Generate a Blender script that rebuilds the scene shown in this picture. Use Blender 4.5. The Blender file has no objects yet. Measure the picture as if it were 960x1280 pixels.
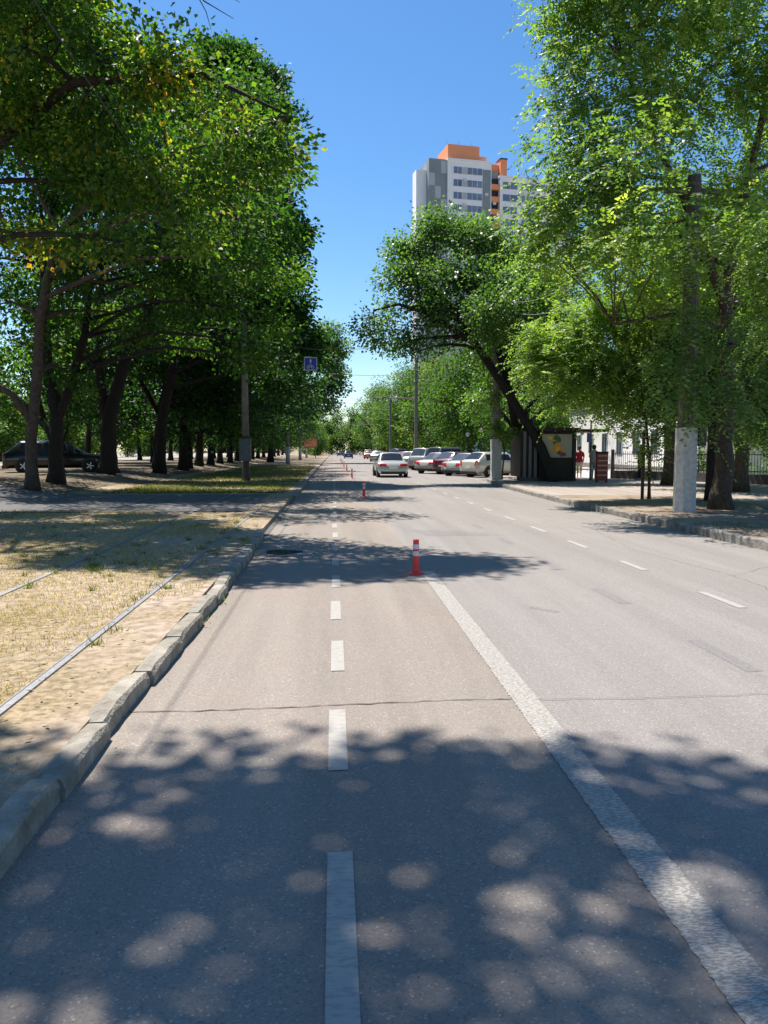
import bpy, bmesh, math, random
import numpy as np
from mathutils import Vector, Matrix
R = math.radians
scene = bpy.context.scene
C = scene.collection
random.seed(7)

# ------------------------------------------------------------------ camera
CAM_H = 1.6
PITCH = math.atan(77/961); YAW = math.atan(63/961*math.cos(PITCH))
cam = bpy.data.objects.new('camera', bpy.data.cameras.new('camera'))
C.objects.link(cam)
cam.location = (0, 0, CAM_H)
cam.rotation_euler = (R(90)-PITCH, 0, -YAW)
cam.data.sensor_fit = 'VERTICAL'; cam.data.sensor_height = 36
cam.data.lens = 961/1280*36
cam.data.clip_end = 3000
scene.camera = cam

# ------------------------------------------------------------------ light
SUN_DIR = Vector((-.29, .36, 1)).normalized()      # towards the sun: ahead, to the left, high
w = bpy.data.worlds.new('World'); scene.world = w; w.use_nodes = True
nt = w.node_tree; nt.nodes.clear()
bg = nt.nodes.new('ShaderNodeBackground'); wo = nt.nodes.new('ShaderNodeOutputWorld')
sky = nt.nodes.new('ShaderNodeTexSky'); sky.sky_type = 'NISHITA'; sky.sun_disc = False
sky.sun_elevation = math.asin(SUN_DIR.z)
sky.sun_rotation = math.atan2(SUN_DIR.x, SUN_DIR.y)
sky.air_density = 1.0; sky.dust_density = 0.3; sky.ozone_density = 2.5
hs = nt.nodes.new('ShaderNodeHueSaturation'); hs.inputs['Saturation'].default_value = 1.27
nt.links.new(sky.outputs[0], hs.inputs['Color']); nt.links.new(hs.outputs[0], bg.inputs[0]); nt.links.new(bg.outputs[0], wo.inputs[0])
bg.inputs[1].default_value = 0.088
sl = bpy.data.lights.new('sun', 'SUN'); sl.energy = 4.8; sl.angle = R(0.53); sl.color = (1, .94, .86)
so = bpy.data.objects.new('sun', sl); C.objects.link(so)
so.rotation_euler = (-SUN_DIR).to_track_quat('-Z', 'Y').to_euler()
scene.view_settings.view_transform = 'Standard'
scene.view_settings.look = 'None'
scene.view_settings.gamma = 1
scene.view_settings.use_curve_mapping = False
scene.view_settings.exposure = 0.98
scene.cycles.max_bounces = 7; scene.cycles.diffuse_bounces = 4
scene.cycles.transmission_bounces = 5; scene.cycles.sample_clamp_indirect = 6

# ------------------------------------------------------------------ pixel helpers (used to read positions off the photograph)
def ray(px, py):
    a = (px-480)/961; b = (640-py)/961
    h = (math.sin(YAW), math.cos(YAW))
    ct, st = math.cos(PITCH), math.sin(PITCH)
    F = (ct*h[0], ct*h[1], -st); U = (st*h[0], st*h[1], ct); Rr = (h[1], -h[0], 0)
    return [F[i]+a*Rr[i]+b*U[i] for i in range(3)]
def G(px, py, z=0):
    r = ray(px, py); t = (z-CAM_H)/r[2]; return Vector((r[0]*t, r[1]*t, z))
def A(px, py, Y):
    r = ray(px, py); t = Y/r[1]; return Vector((r[0]*t, Y, CAM_H+r[2]*t))

# ------------------------------------------------------------------ materials
def newmat(name):
    m = bpy.data.materials.new(name); m.use_nodes = True
    return m, m.node_tree, m.node_tree.nodes['Principled BSDF']
def mat(name, col, rough=.7, var=.15, scale=6, bump=0, metal=0, spec=.4, col2=None, bscale=None, detail=8):
    m, t, b = newmat(name)
    b.inputs['Roughness'].default_value = rough; b.inputs['Metallic'].default_value = metal
    b.inputs['Specular IOR Level'].default_value = spec
    tc = t.nodes.new('ShaderNodeTexCoord'); n = t.nodes.new('ShaderNodeTexNoise')
    n.inputs['Scale'].default_value = scale; n.inputs['Detail'].default_value = detail; n.inputs['Roughness'].default_value = .65
    t.links.new(tc.outputs['Object'], n.inputs['Vector'])
    r = t.nodes.new('ShaderNodeValToRGB')
    r.color_ramp.elements[0].position = .3; r.color_ramp.elements[1].position = .7
    c2 = col2 if col2 else tuple(min(1, c*(1+var)) for c in col)
    c1 = col if col2 else tuple(c*(1-var) for c in col)
    r.color_ramp.elements[0].color = (*c1, 1); r.color_ramp.elements[1].color = (*c2, 1)
    t.links.new(n.outputs[0], r.inputs[0]); t.links.new(r.outputs[0], b.inputs['Base Color'])
    if bump:
        n2 = t.nodes.new('ShaderNodeTexNoise'); n2.inputs['Scale'].default_value = bscale or scale*4; n2.inputs['Detail'].default_value = 6
        t.links.new(tc.outputs['Object'], n2.inputs['Vector'])
        bp = t.nodes.new('ShaderNodeBump'); bp.inputs['Strength'].default_value = bump; bp.inputs['Distance'].default_value = .02
        t.links.new(n2.outputs[0], bp.inputs['Height']); t.links.new(bp.outputs[0], b.inputs['Normal'])
    return m
def asphalt(name, dark, light, tint):
    """worn asphalt: broad patches, fine aggregate with pale and dark stones"""
    m, t, b = newmat(name); L = t.links
    b.inputs['Roughness'].default_value = .85; b.inputs['Specular IOR Level'].default_value = .25
    tc = t.nodes.new('ShaderNodeTexCoord')
    mp = t.nodes.new('ShaderNodeMapping'); mp.inputs['Scale'].default_value = (1.5, .07, 1)
    L.new(tc.outputs['Object'], mp.inputs[0])
    n1 = t.nodes.new('ShaderNodeTexNoise'); n1.inputs['Scale'].default_value = 1.3; n1.inputs['Detail'].default_value = 7; n1.inputs['Roughness'].default_value = .6
    L.new(mp.outputs[0], n1.inputs['Vector'])
    r1 = t.nodes.new('ShaderNodeValToRGB'); e = r1.color_ramp.elements
    e[0].position = .3; e[0].color = (*dark, 1); e[1].position = .72; e[1].color = (*light, 1)
    L.new(n1.outputs[0], r1.inputs[0])
    nb = t.nodes.new('ShaderNodeTexNoise'); nb.inputs['Scale'].default_value = .8; nb.inputs['Detail'].default_value = 3
    L.new(tc.outputs['Object'], nb.inputs['Vector'])
    mr = t.nodes.new('ShaderNodeMapRange'); mr.inputs[1].default_value = .42; mr.inputs[2].default_value = .68; mr.inputs[4].default_value = .55
    L.new(nb.outputs[0], mr.inputs[0])
    mt = t.nodes.new('ShaderNodeMixRGB'); mt.inputs[2].default_value = (*tint, 1)
    L.new(mr.outputs[0], mt.inputs[0]); L.new(r1.outputs[0], mt.inputs[1])
    # aggregate
    v = t.nodes.new('ShaderNodeTexVoronoi'); v.inputs['Scale'].default_value = 130
    L.new(tc.outputs['Object'], v.inputs['Vector'])
    vr = t.nodes.new('ShaderNodeSeparateColor'); L.new(v.outputs['Color'], vr.inputs[0])
    rr = t.nodes.new('ShaderNodeValToRGB'); e = rr.color_ramp.elements
    e[0].position = 0; e[0].color = (.72, .72, .72, 1); e[1].position = 1; e[1].color = (1.7, 1.7, 1.7, 1)
    a = rr.color_ramp.elements.new(.12); a.color = (.9, .9, .9, 1); a = rr.color_ramp.elements.new(.93); a.color = (1.08, 1.08, 1.08, 1)
    a = rr.color_ramp.elements.new(.97); a.color = (1.3, 1.3, 1.3, 1)
    L.new(vr.outputs[0], rr.inputs[0])
    mm = t.nodes.new('ShaderNodeMixRGB'); mm.blend_type = 'MULTIPLY'; mm.inputs[0].default_value = 1
    L.new(mt.outputs[0], mm.inputs[1]); L.new(rr.outputs[0], mm.inputs[2])
    # sparse dark grit dots
    v2 = t.nodes.new('ShaderNodeTexVoronoi'); v2.inputs['Scale'].default_value = 14
    L.new(tc.outputs['Object'], v2.inputs['Vector'])
    d = t.nodes.new('ShaderNodeMath'); d.operation = 'LESS_THAN'; d.inputs[1].default_value = .05
    L.new(v2.outputs['Distance'], d.inputs[0])
    md = t.nodes.new('ShaderNodeMixRGB'); md.inputs[2].default_value = (.05, .05, .05, 1)
    L.new(d.outputs[0], md.inputs[0]); L.new(mm.outputs[0], md.inputs[1])
    L.new(md.outputs[0], b.inputs['Base Color'])
    bp = t.nodes.new('ShaderNodeBump'); bp.inputs['Strength'].default_value = .35; bp.inputs['Distance'].default_value = .004
    L.new(v.outputs['Distance'], bp.inputs['Height']); L.new(bp.outputs[0], b.inputs['Normal'])
    return m
def paint(name, wear, under, col=(.325, .305, .275), sc=(9, 30, 9), rough=.6):
    """road paint worn through to the asphalt in streaks"""
    m, t, b = newmat(name); L = t.links; b.inputs['Roughness'].default_value = rough
    tc = t.nodes.new('ShaderNodeTexCoord'); mp = t.nodes.new('ShaderNodeMapping'); mp.inputs['Scale'].default_value = sc
    L.new(tc.outputs['Object'], mp.inputs[0])
    n = t.nodes.new('ShaderNodeTexNoise'); n.inputs['Scale'].default_value = 1.6; n.inputs['Detail'].default_value = 9; n.inputs['Roughness'].default_value = .7
    L.new(mp.outputs[0], n.inputs['Vector'])
    r = t.nodes.new('ShaderNodeValToRGB'); e = r.color_ramp.elements
    e[0].position = wear-.03; e[0].color = (*under, 1); e[1].position = wear+.04; e[1].color = (*col, 1)
    L.new(n.outputs[0], r.inputs[0]); L.new(r.outputs[0], b.inputs['Base Color'])
    bp = t.nodes.new('ShaderNodeBump'); bp.inputs['Strength'].default_value = .5; bp.inputs['Distance'].default_value = .006
    L.new(n.outputs[0], bp.inputs['Height']); L.new(bp.outputs[0], b.inputs['Normal'])
    return m
def leafmat(name, stops, trans=.38, rough=.5):
    m, t, b = newmat(name); L = t.links
    b.inputs['Roughness'].default_value = rough; b.inputs['Specular IOR Level'].default_value = .35
    at = t.nodes.new('ShaderNodeAttribute'); at.attribute_name = 'hue'
    r = t.nodes.new('ShaderNodeValToRGB'); e = r.color_ramp.elements
    for i, (p, c) in enumerate(stops):
        if i < 2: el = e[i]; el.position = p
        else: el = e.new(p)
        el.color = (*c, 1)
    L.new(at.outputs['Fac'], r.inputs[0]); L.new(r.outputs[0], b.inputs['Base Color'])
    g = t.nodes.new('ShaderNodeMixRGB'); g.blend_type = 'MULTIPLY'; g.inputs[0].default_value = 1; g.inputs[2].default_value = (3.0, 3.1, .8, 1)
    L.new(r.outputs[0], g.inputs[1])
    tr = t.nodes.new('ShaderNodeBsdfTranslucent'); L.new(g.outputs[0], tr.inputs[0])
    mx = t.nodes.new('ShaderNodeMixShader'); mx.inputs[0].default_value = trans
    L.new(b.outputs[0], mx.inputs[1]); L.new(tr.outputs[0], mx.inputs[2])
    L.new(mx.outputs[0], t.nodes['Material Output'].inputs[0])
    return m
def plain(name, col, rough=.5, metal=0, spec=.5, coat=0):
    m = mat(name, col, rough, .05, 20, 0, metal, spec)
    if coat:
        b = m.node_tree.nodes['Principled BSDF']; b.inputs['Coat Weight'].default_value = coat; b.inputs['Coat Roughness'].default_value = .06
    return m

M = {}
M['asphalt'] = asphalt('asphalt_grey', (.184, .168, .155), (.250, .229, .213), (.212, .193, .179))
M['bike'] = asphalt('asphalt_pinkish', (.180, .156, .134), (.262, .230, .198), (.240, .195, .165))
M['crossing'] = asphalt('asphalt_old', (.085, .083, .086), (.15, .145, .14), (.12, .115, .11))
M['walk'] = asphalt('pavement_dusty', (.24, .20, .17), (.36, .31, .27), (.30, .26, .22))
M['patch'] = asphalt('asphalt_blackout', (.165, .153, .15), (.215, .20, .195), (.185, .173, .17))
M['paint'] = paint('paint_dash', .455, (.26, .24, .22))
M['paintline'] = paint('paint_ribbed_line', .505, (.20, .18, .165), (.38, .36, .32), (24, 75, 9))
M['paintold'] = paint('paint_thin', .44, (.27, .26, .25), (.32, .31, .30), (12, 12, 9))
M['dirt'] = mat('dry_soil', (.27, .185, .115), .95, col2=(.42, .31, .20), scale=3, bump=.6, bscale=40)
M['concrete'] = mat('kerb_concrete', (.13, .115, .09), .9, col2=(.40, .365, .30), scale=4, bump=.8, bscale=45, detail=12)
M['kerbr'] = mat('kerb_concrete_stained', (.10, .092, .082), .9, col2=(.34, .31, .27), scale=4, bump=.6, bscale=30)
M['soil2'] = mat('trodden_soil', (.13, .095, .07), .95, col2=(.34, .27, .20), scale=1.6, bump=.6, bscale=40, detail=12)
M['steel'] = mat('rail_steel', (.26, .26, .27), .5, .25, 25, .2, .45)
M['bark'] = mat('bark_dark', (.012, .010, .008), .95, col2=(.032, .025, .020), scale=9, bump=1, bscale=22)
M['bark2'] = mat('bark_brown', (.035, .025, .019), .95, col2=(.10, .072, .052), scale=9, bump=1, bscale=20)
M['polepaint'] = mat('whitewashed_concrete', (.33, .32, .295), .85, col2=(.58, .57, .54), scale=9, detail=12, bump=.3, bscale=40)
M['polebrown'] = mat('rusty_steel_pole', (.045, .034, .03), .7, col2=(.10, .075, .065), scale=6, bump=.2)
M['polegrey'] = mat('grey_concrete_pole', (.13, .12, .115), .85, col2=(.26, .24, .23), scale=4, bump=.2)
M['cable'] = plain('cable', (.16, .16, .15), .6)
M['cabinet'] = mat('cabinet_steel', (.10, .12, .13), .6, .2, 5)
M['cabledark'] = plain('cable_dark', (.02, .02, .02), .6)
M['orange'] = plain('orange_plastic', (.80, .04, .025), .5)
M['reflect'] = plain('reflective_band', (.58, .60, .64), .4)
M['rubber'] = plain('tyre_rubber', (.02, .02, .022), .9)
M['chrome'] = plain('wheel_alloy', (.5, .5, .52), .3, .8)
M['glass'] = plain('car_glass', (.02, .026, .036), .12, 0, .3)
M['glasslight'] = plain('car_glass_sky', (.05, .07, .10), .12, 0, .35)
M['plastic'] = plain('black_plastic', (.025, .025, .028), .6)
M['redlamp'] = plain('red_lamp', (.5, .02, .02), .2)
M['clearlamp'] = plain('clear_lamp', (.7, .7, .7), .15)
M['plate'] = plain('number_plate', (.7, .7, .7), .5)
M['white'] = plain('white_wall', (.74, .73, .72), .8)
M['darkstone'] = mat('dark_stone', (.055, .05, .05), .9, col2=(.11, .10, .095), scale=6, bump=.4)
M['iron'] = plain('black_iron', (.02, .02, .022), .5)
M['kioskdark'] = mat('kiosk_panel_brown', (.022, .016, .015), .6, .3, 4)
M['kioskrib'] = plain('kiosk_rib_grey', (.12, .112, .12), .5)
M['poster'] = plain('poster_cream', (.36, .345, .28), .5)
M['skin'] = plain('skin', (.42, .24, .17), .6)
M['hair'] = plain('hair_dark', (.03, .02, .015), .6)
M['redcloth'] = plain('red_cloth', (.45, .03, .05), .85)
M['palecloth'] = plain('pale_cloth', (.42, .40, .40), .85)
M['whitecloth'] = plain('white_cloth', (.7, .68, .66), .85)
M['darkcloth'] = plain('dark_cloth', (.015, .016, .022), .85)

MAPLE = leafmat('maple_leaf', [(0, (.012, .038, .012)), (.45, (.030, .078, .018)), (.75, (.060, .12, .022)), (.93, (.095, .165, .028)), (1, (.14, .18, .03))], .45, .6)
MAPLESHADE = leafmat('maple_leaf_shade_toned', [(0, (.009, .030, .012)), (.45, (.018, .058, .018)), (.75, (.034, .088, .022)), (.93, (.065, .12, .026)), (1, (.10, .14, .03))], .34, .6)  # same maple leaf, with roadside shade put into a darker, less translucent colour
YELLOW = leafmat('maple_leaf_turning', [(0, (.014, .042, .011)), (.45, (.034, .085, .016)), (.68, (.085, .145, .02)), (.90, (.20, .19, .026)), (1, (.30, .15, .03))], .48)
LOCUST = leafmat('locust_leaflet', [(0, (.046, .095, .028)), (.5, (.10, .172, .048)), (.85, (.165, .23, .07)), (1, (.24, .29, .10))], .46, .42)
ASH = leafmat('ash_leaf', [(0, (.026, .064, .024)), (.5, (.056, .118, .040)), (.85, (.105, .17, .065)), (1, (.18, .24, .11))], .42, .40)
DISTANT = leafmat('lime_leaf', [(0, (.022, .058, .018)), (.5, (.050, .108, .028)), (.85, (.10, .155, .035)), (1, (.19, .20, .05))], .40)
GRASSDRY = leafmat('dry_grass_blade', [(0, (.16, .095, .05)), (.25, (.33, .22, .12)), (.72, (.48, .38, .22)), (.85, (.30, .29, .10)), (1, (.13, .19, .05))], .25, .8)
GRASSGREEN = leafmat('green_grass_blade', [(0, (.045, .07, .02)), (.4, (.08, .115, .03)), (.7, (.16, .155, .06)), (1, (.34, .26, .14))], .3, .8)

# ------------------------------------------------------------------ object helpers
def tag(o, label=None, cat=None, group=None, kind=None):
    for k, v in (('label', label), ('category', cat), ('group', group), ('kind', kind)):
        if v: o[k] = v
    return o
def thing(name, label, cat, loc=(0, 0, 0), rz=0, group=None, kind=None):
    o = bpy.data.objects.new(name, None); C.objects.link(o); o.empty_display_size = .2
    o.location = loc; o.rotation_euler = (0, 0, rz)
    return tag(o, label, cat, group, kind)
def mesh(name, V, F, m, parent=None, smooth=False, loc=None):
    me = bpy.data.meshes.new(name); me.from_pydata([tuple(v) for v in V], [], [tuple(f) for f in F])
    me.materials.append(m); me.update()
    if smooth: me.polygons.foreach_set('use_smooth', [True]*len(me.polygons))
    o = bpy.data.objects.new(name, me); C.objects.link(o)
    if parent: o.parent = parent
    if loc: o.location = loc
    return o
class MB:
    def __init__(s): s.V = []; s.F = []
    def add(s, V, F):
        n = len(s.V); s.V += [tuple(v) for v in V]; s.F += [tuple(i+n for i in f) for f in F]; return s
    def box(s, x0, x1, y0, y1, z0, z1):
        return s.add([(x, y, z) for z in (z0, z1) for y in (y0, y1) for x in (x0, x1)],
                     [(0, 2, 3, 1), (4, 5, 7, 6), (0, 1, 5, 4), (2, 6, 7, 3), (0, 4, 6, 2), (1, 3, 7, 5)])
    def lathe(s, prof, n=16, c=(0, 0, 0), cap=True, ax='z', ph=0):
        V = []; F = []
        for r, z in prof:
            for i in range(n):
                a = 2*math.pi*i/n+ph
                p = (r*math.cos(a), r*math.sin(a), z)
                if ax == 'x': p = (z, r*math.cos(a), r*math.sin(a))
                if ax == 'y': p = (r*math.cos(a), z, r*math.sin(a))
                V.append((p[0]+c[0], p[1]+c[1], p[2]+c[2]))
        for k in range(len(prof)-1):
            for i in range(n):
                F.append((k*n+i, k*n+(i+1) % n, (k+1)*n+(i+1) % n, (k+1)*n+i))
        if cap: F.append(tuple(range(n))[::-1]); F.append(tuple((len(prof)-1)*n+i for i in range(n)))
        return s.add(V, F)
    def tube(s, pts, rad, n=8, cap=True):
        pts = [Vector(p) for p in pts]
        if not hasattr(rad, '__len__'): rad = [rad]*len(pts)
        V = []; F = []; u = None
        for k, p in enumerate(pts):
            d = (pts[min(k+1, len(pts)-1)]-pts[max(k-1, 0)]).normalized()
            if u is None: u = d.orthogonal().normalized()
            u = (u-d*u.dot(d)); u = u.normalized() if u.length > 1e-5 else d.orthogonal().normalized()
            v = d.cross(u)
            for i in range(n):
                a = 2*math.pi*i/n; V.append(p+(u*math.cos(a)+v*math.sin(a))*rad[k])
        for k in range(len(pts)-1):
            for i in range(n): F.append((k*n+i, k*n+(i+1) % n, (k+1)*n+(i+1) % n, (k+1)*n+i))
        if cap: F.append(tuple(range(n))[::-1]); F.append(tuple((len(pts)-1)*n+i for i in range(n)))
        return s.add(V, F)
    def poly(s, pts, z=0):
        return s.add([(p[0], p[1], p[2] if len(p) > 2 else z) for p in pts], [tuple(range(len(pts)))])
    def prism(s, pts, z0, z1):
        n = len(pts)
        return s.add([(x, y, z0) for x, y in pts]+[(x, y, z1) for x, y in pts],
                     [tuple(range(n))[::-1], tuple(range(n, 2*n))]+[(i, (i+1) % n, n+(i+1) % n, n+i) for i in range(n)])
    def build(s, name, m, parent=None, smooth=False, loc=None): return mesh(name, s.V, s.F, m, parent, smooth, loc)
def children(o): return [c for c in bpy.data.objects if c.parent == o]
def copy_tree(o, parent=None):
    c = o.copy(); C.objects.link(c)
    if parent: c.parent = parent
    for ch in KIDS.get(o.name, children(o)): copy_tree(ch, c)
    return c
KIDS = {}
def remember(o):
    k = children(o); KIDS[o.name] = k
    for c in k: remember(c)

# ------------------------------------------------------------------ setting: ground
def lz(x):           # height of the ground on the left of the road
    if x > -8: return .112
    t = min(1, (-8-x)/4); t = t*t*(3-2*t); return .112+.41*t
def grid(xs, ys, zf):
    V = [(x, y, zf(x, y)) for y in ys for x in xs]; n = len(xs)
    F = [(j*n+i, j*n+i+1, (j+1)*n+i+1, (j+1)*n+i) for j in range(len(ys)-1) for i in range(n-1)]
    return V, F
def groundmat():
    m, t, b = newmat('park_ground'); L = t.links; b.inputs['Roughness'].default_value = .95; b.inputs['Specular IOR Level'].default_value = .1
    tc = t.nodes.new('ShaderNodeTexCoord')
    def noise(s, d=8):
        n = t.nodes.new('ShaderNodeTexNoise'); n.inputs['Scale'].default_value = s; n.inputs['Detail'].default_value = d
        L.new(tc.outputs['Object'], n.inputs['Vector']); return n
    def ramp(n, a, ca, c, cb):
        r = t.nodes.new('ShaderNodeValToRGB'); e = r.color_ramp.elements
        e[0].position = a; e[0].color = (*ca, 1); e[1].position = c; e[1].color = (*cb, 1); L.new(n.outputs[0], r.inputs[0]); return r
    soil = ramp(noise(9, 12), .35, (.22, .17, .128), .65, (.43, .35, .275))
    grass = ramp(noise(22, 10), .35, (.14, .115, .065), .65, (.36, .275, .175))
    mask = ramp(noise(.55, 9), .42, (0, 0, 0), .60, (1, 1, 1))
    mx = t.nodes.new('ShaderNodeMixRGB'); L.new(mask.outputs[0], mx.inputs[0]); L.new(soil.outputs[0], mx.inputs[1]); L.new(grass.outputs[0], mx.inputs[2])
    L.new(mx.outputs[0], b.inputs['Base Color'])
    bp = t.nodes.new('ShaderNodeBump'); bp.inputs['Strength'].default_value = .6; bp.inputs['Distance'].default_value = .008
    L.new(noise(55).outputs[0], bp.inputs['Height']); L.new(bp.outputs[0], b.inputs['Normal'])
    return m
M['ground'] = groundmat()
xs = [-900, -200, -60, -40, -25, -18] + [-14+.5*i for i in range(13)] + [-7, -5, -3.5, -2.5, -1.36, -1.33, 14, 60, 200, 900]
ys = [-30, -5, 0, 5, 10, 14.6, 18.6, 19, 26.6, 27, 35, 50, 80, 120, 200, 400, 2000]
V, F = grid(xs, ys, lambda x, y: lz(x) if x < -1.35 else -.05)
ground = tag(mesh('ground', V, F, M['ground']), kind='structure')

# right verge of the park, beyond the parking strip
MB().prism([(12.6, 44), (12.6, 260), (400, 260), (400, 44)], -.04, .12).build('park_verge', M['ground'])
tag(bpy.data.objects['park_verge'], kind='structure')

# right pavement slab with its bevelled corner at the parking strip
KR = [(6.86, -8), (6.88, 11.4), (6.90, 15), (6.84, 21.9), (7.0, 27), (7.2, 32), (7.5, 36), (7.9, 39.4), (8.6, 42.2), (9.8, 44.0), (12.0, 44.6)]
side = [(x+.14, y) for x, y in KR] + [(60, 44.6), (60, -8)]
o = MB().prism(side, -.04, .145).build('pavement', M['walk']); tag(o, kind='structure')
# bare strip with soil between kerb and pavement
soil = [(7.05, -6), (7.06, 11.4), (7.08, 15), (7.02, 21), (7.15, 24.5), (10.6, 24.0), (11.6, 20), (11.9, 15), (11.8, -6)]
o = MB().prism(soil, .10, .152).build('verge_soil', M['soil2']); tag(o, kind='structure')
# road
road = [(-1.30, -12), (-1.30, 14.2), (-1.32, 25.5), (-1.60, 91), (-2.2, 200), (-3, 400), (12, 400), (12.4, 46), (9.8, 44.6), (7.96, 39.6), (7.1, 30), (6.95, 15), (6.95, -12)]
def strip_mesh(name, left, right, m, z, n=1):
    V = []; F = []
    for (a, b) in zip(left, right):
        for i in range(n+1):
            f = i/n; V.append((a[0]+(b[0]-a[0])*f, a[1]+(b[1]-a[1])*f, z))
    for k in range(len(left)-1):
        for i in range(n): q = k*(n+1)+i; F.append((q, q+1, q+n+2, q+n+1))
    return tag(mesh(name, V, F, m), kind='structure')
strip_mesh('road', [(-1.3, -12), (-1.3, 14.2), (-1.32, 25.5), (-1.45, 44), (-1.6, 91), (-2.2, 200), (-4, 420)],
           [(6.95, -12), (6.97, 14.2), (7.1, 26), (12.8, 44.3), (12.8, 91), (12.8, 200), (12.8, 420)], M['asphalt'], 0)
strip_mesh('bike_lane', [(-1.29, -12), (-1.29, 14.2), (-1.31, 25.5), (-1.44, 44), (-1.59, 91), (-2.1, 200)],
           [(1.20, -12), (1.18, 14.2), (1.15, 25.5), (1.1, 44), (1.05, 91), (1, 200)], M['bike'], .004)

# transverse joint in the asphalt: a thin recessed dark line of tar
pts = []; rr = random.Random(3)
x = -1.25
while x < 2.9:
    pts.append((x, 4.72+.03*math.sin(x*2.1)+rr.uniform(-.012, .012)+.02*x)); x += .07
V = []; F = []
for i, (x, y) in enumerate(pts):
    wd = (.0022 if x < 1.2 else .002)+rr.uniform(0, .005)*(1 if x < 1.2 else .2)
    V += [(x, y-wd, .0085), (x, y+wd, .0085)]
    if i: F.append((2*i-2, 2*i, 2*i+1, 2*i-1))
tag(mesh('road_crack', V, F, M['cabledark'] if False else mat('crack_dirt', (.085, .068, .058), .95, .3, 30)), kind='structure')

def crack(pts, wd, seed):
    r = random.Random(seed); V = []; F = []; P = []
    for a, b in zip(pts, pts[1:]):
        a, b = Vector(a), Vector(b); n = max(2, int((b-a).length/.09))
        for k in range(n): P.append(a.lerp(b, k/n)+Vector((r.gauss(0, .012), r.gauss(0, .012))))
    for i, p in enumerate(P):
        d = (P[min(i+1, len(P)-1)]-P[max(i-1, 0)]).normalized(); q = Vector((-d.y, d.x))*wd*r.uniform(.3, 1.2)
        V += [(p.x-q.x, p.y-q.y, .0083), (p.x+q.x, p.y+q.y, .0083)]
        if i: F.append((2*i-2, 2*i, 2*i+1, 2*i-1))
    tag(mesh('road_crack', V, F, bpy.data.materials['crack_dirt']), kind='structure')
crack([(4.9, 7.0), (5.1, 9.4), (4.8, 12), (5.3, 15.5), (5.2, 20)], .003, 2)
crack([(5.1, 9.4), (5.9, 10.1), (6.8, 10.4)], .0025, 3)
crack([(1.9, 14.9), (3.0, 14.2), (4.4, 14.6), (6.7, 14.3)], .003, 5)

# painted markings
mb = MB()
dashes = [(1.45, 2.95), (3.73, 4.64), (5.47, 6.36), (7.18, 8.07), (8.89, 9.75), (10.6, 11.4), (12.25, 13.0)]
y = 14.05
while y < 120: dashes.append((y, y+.85)); y += 1.78
for i, (a, b) in enumerate(dashes):
    j = random.uniform(-.008, .008)
    mb.poly([(-.03+j, a), (.07+j, a+.005), (.07+j, b), (-.03+j, b-.006)], .0085)
tag(mb.build('dashed_line_marking', M['paint']), kind='structure')
V = []; F = []; y = -3.0; i = 0
while y < 10.02:
    wl = .005*random.uniform(-1, 1); wr = .005*random.uniform(-1, 1)
    V += [(1.135+wl, y, .0088), (1.305+wr, y, .0088)]
    if i: F.append((2*i-2, 2*i-1, 2*i+1, 2*i))
    i += 1; y += .018
tag(mesh('solid_line_marking', V, F, M['paintline']), kind='structure')
mb = MB()
for a, b in ((27.0, 60),):
    y = a
for (a, b) in ((7.47, 8.36), (9.94, 10.80), (12.31, 13.33), (14.8, 15.9), (17.4, 18.4), (20, 21), (22.6, 23.6), (25.2, 26.2), (28, 29), (31, 32), (34, 35), (37, 38)):
    mb.poly([(4.10, a), (4.20, a), (4.19, b), (4.10, b)], .0045)
# worn hatch round the second post
for p, q in (((.65, 24.6), (1.0, 27.6)), ((1.45, 24.6), (1.06, 27.6)), ((.65, 24.6), (1.45, 24.6))):
    d = (Vector(q)-Vector(p)).normalized(); nrm = Vector((-d.y, d.x))*.03
    mb.poly([Vector(p)-nrm, Vector(q)-nrm, Vector(q)+nrm, Vector(p)+nrm], .0095)
tag(mb.build('lane_line_marking', M['paintold']), kind='structure')
mb = MB()
for (a, b) in ((5.27, 6.22), (7.75, 8.69), (10.08, 11.4), (12.93, 13.8), (15.6, 16.5)):
    mb.poly([(2.98, a), (3.11, a+.02), (3.09, b), (2.97, b-.02)], .002)
mb.poly([(1.75, 14.3), (2.9, 14.2), (3.0, 14.55), (2.4, 15.2), (1.5, 15.35)], .002)
mb.poly([(1.98, 7.62), (2.2, 7.36), (2.25, 7.44), (2.02, 7.72)], .002)
tag(mb.build('blacked_out_marking', M['patch']), kind='structure')

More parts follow.
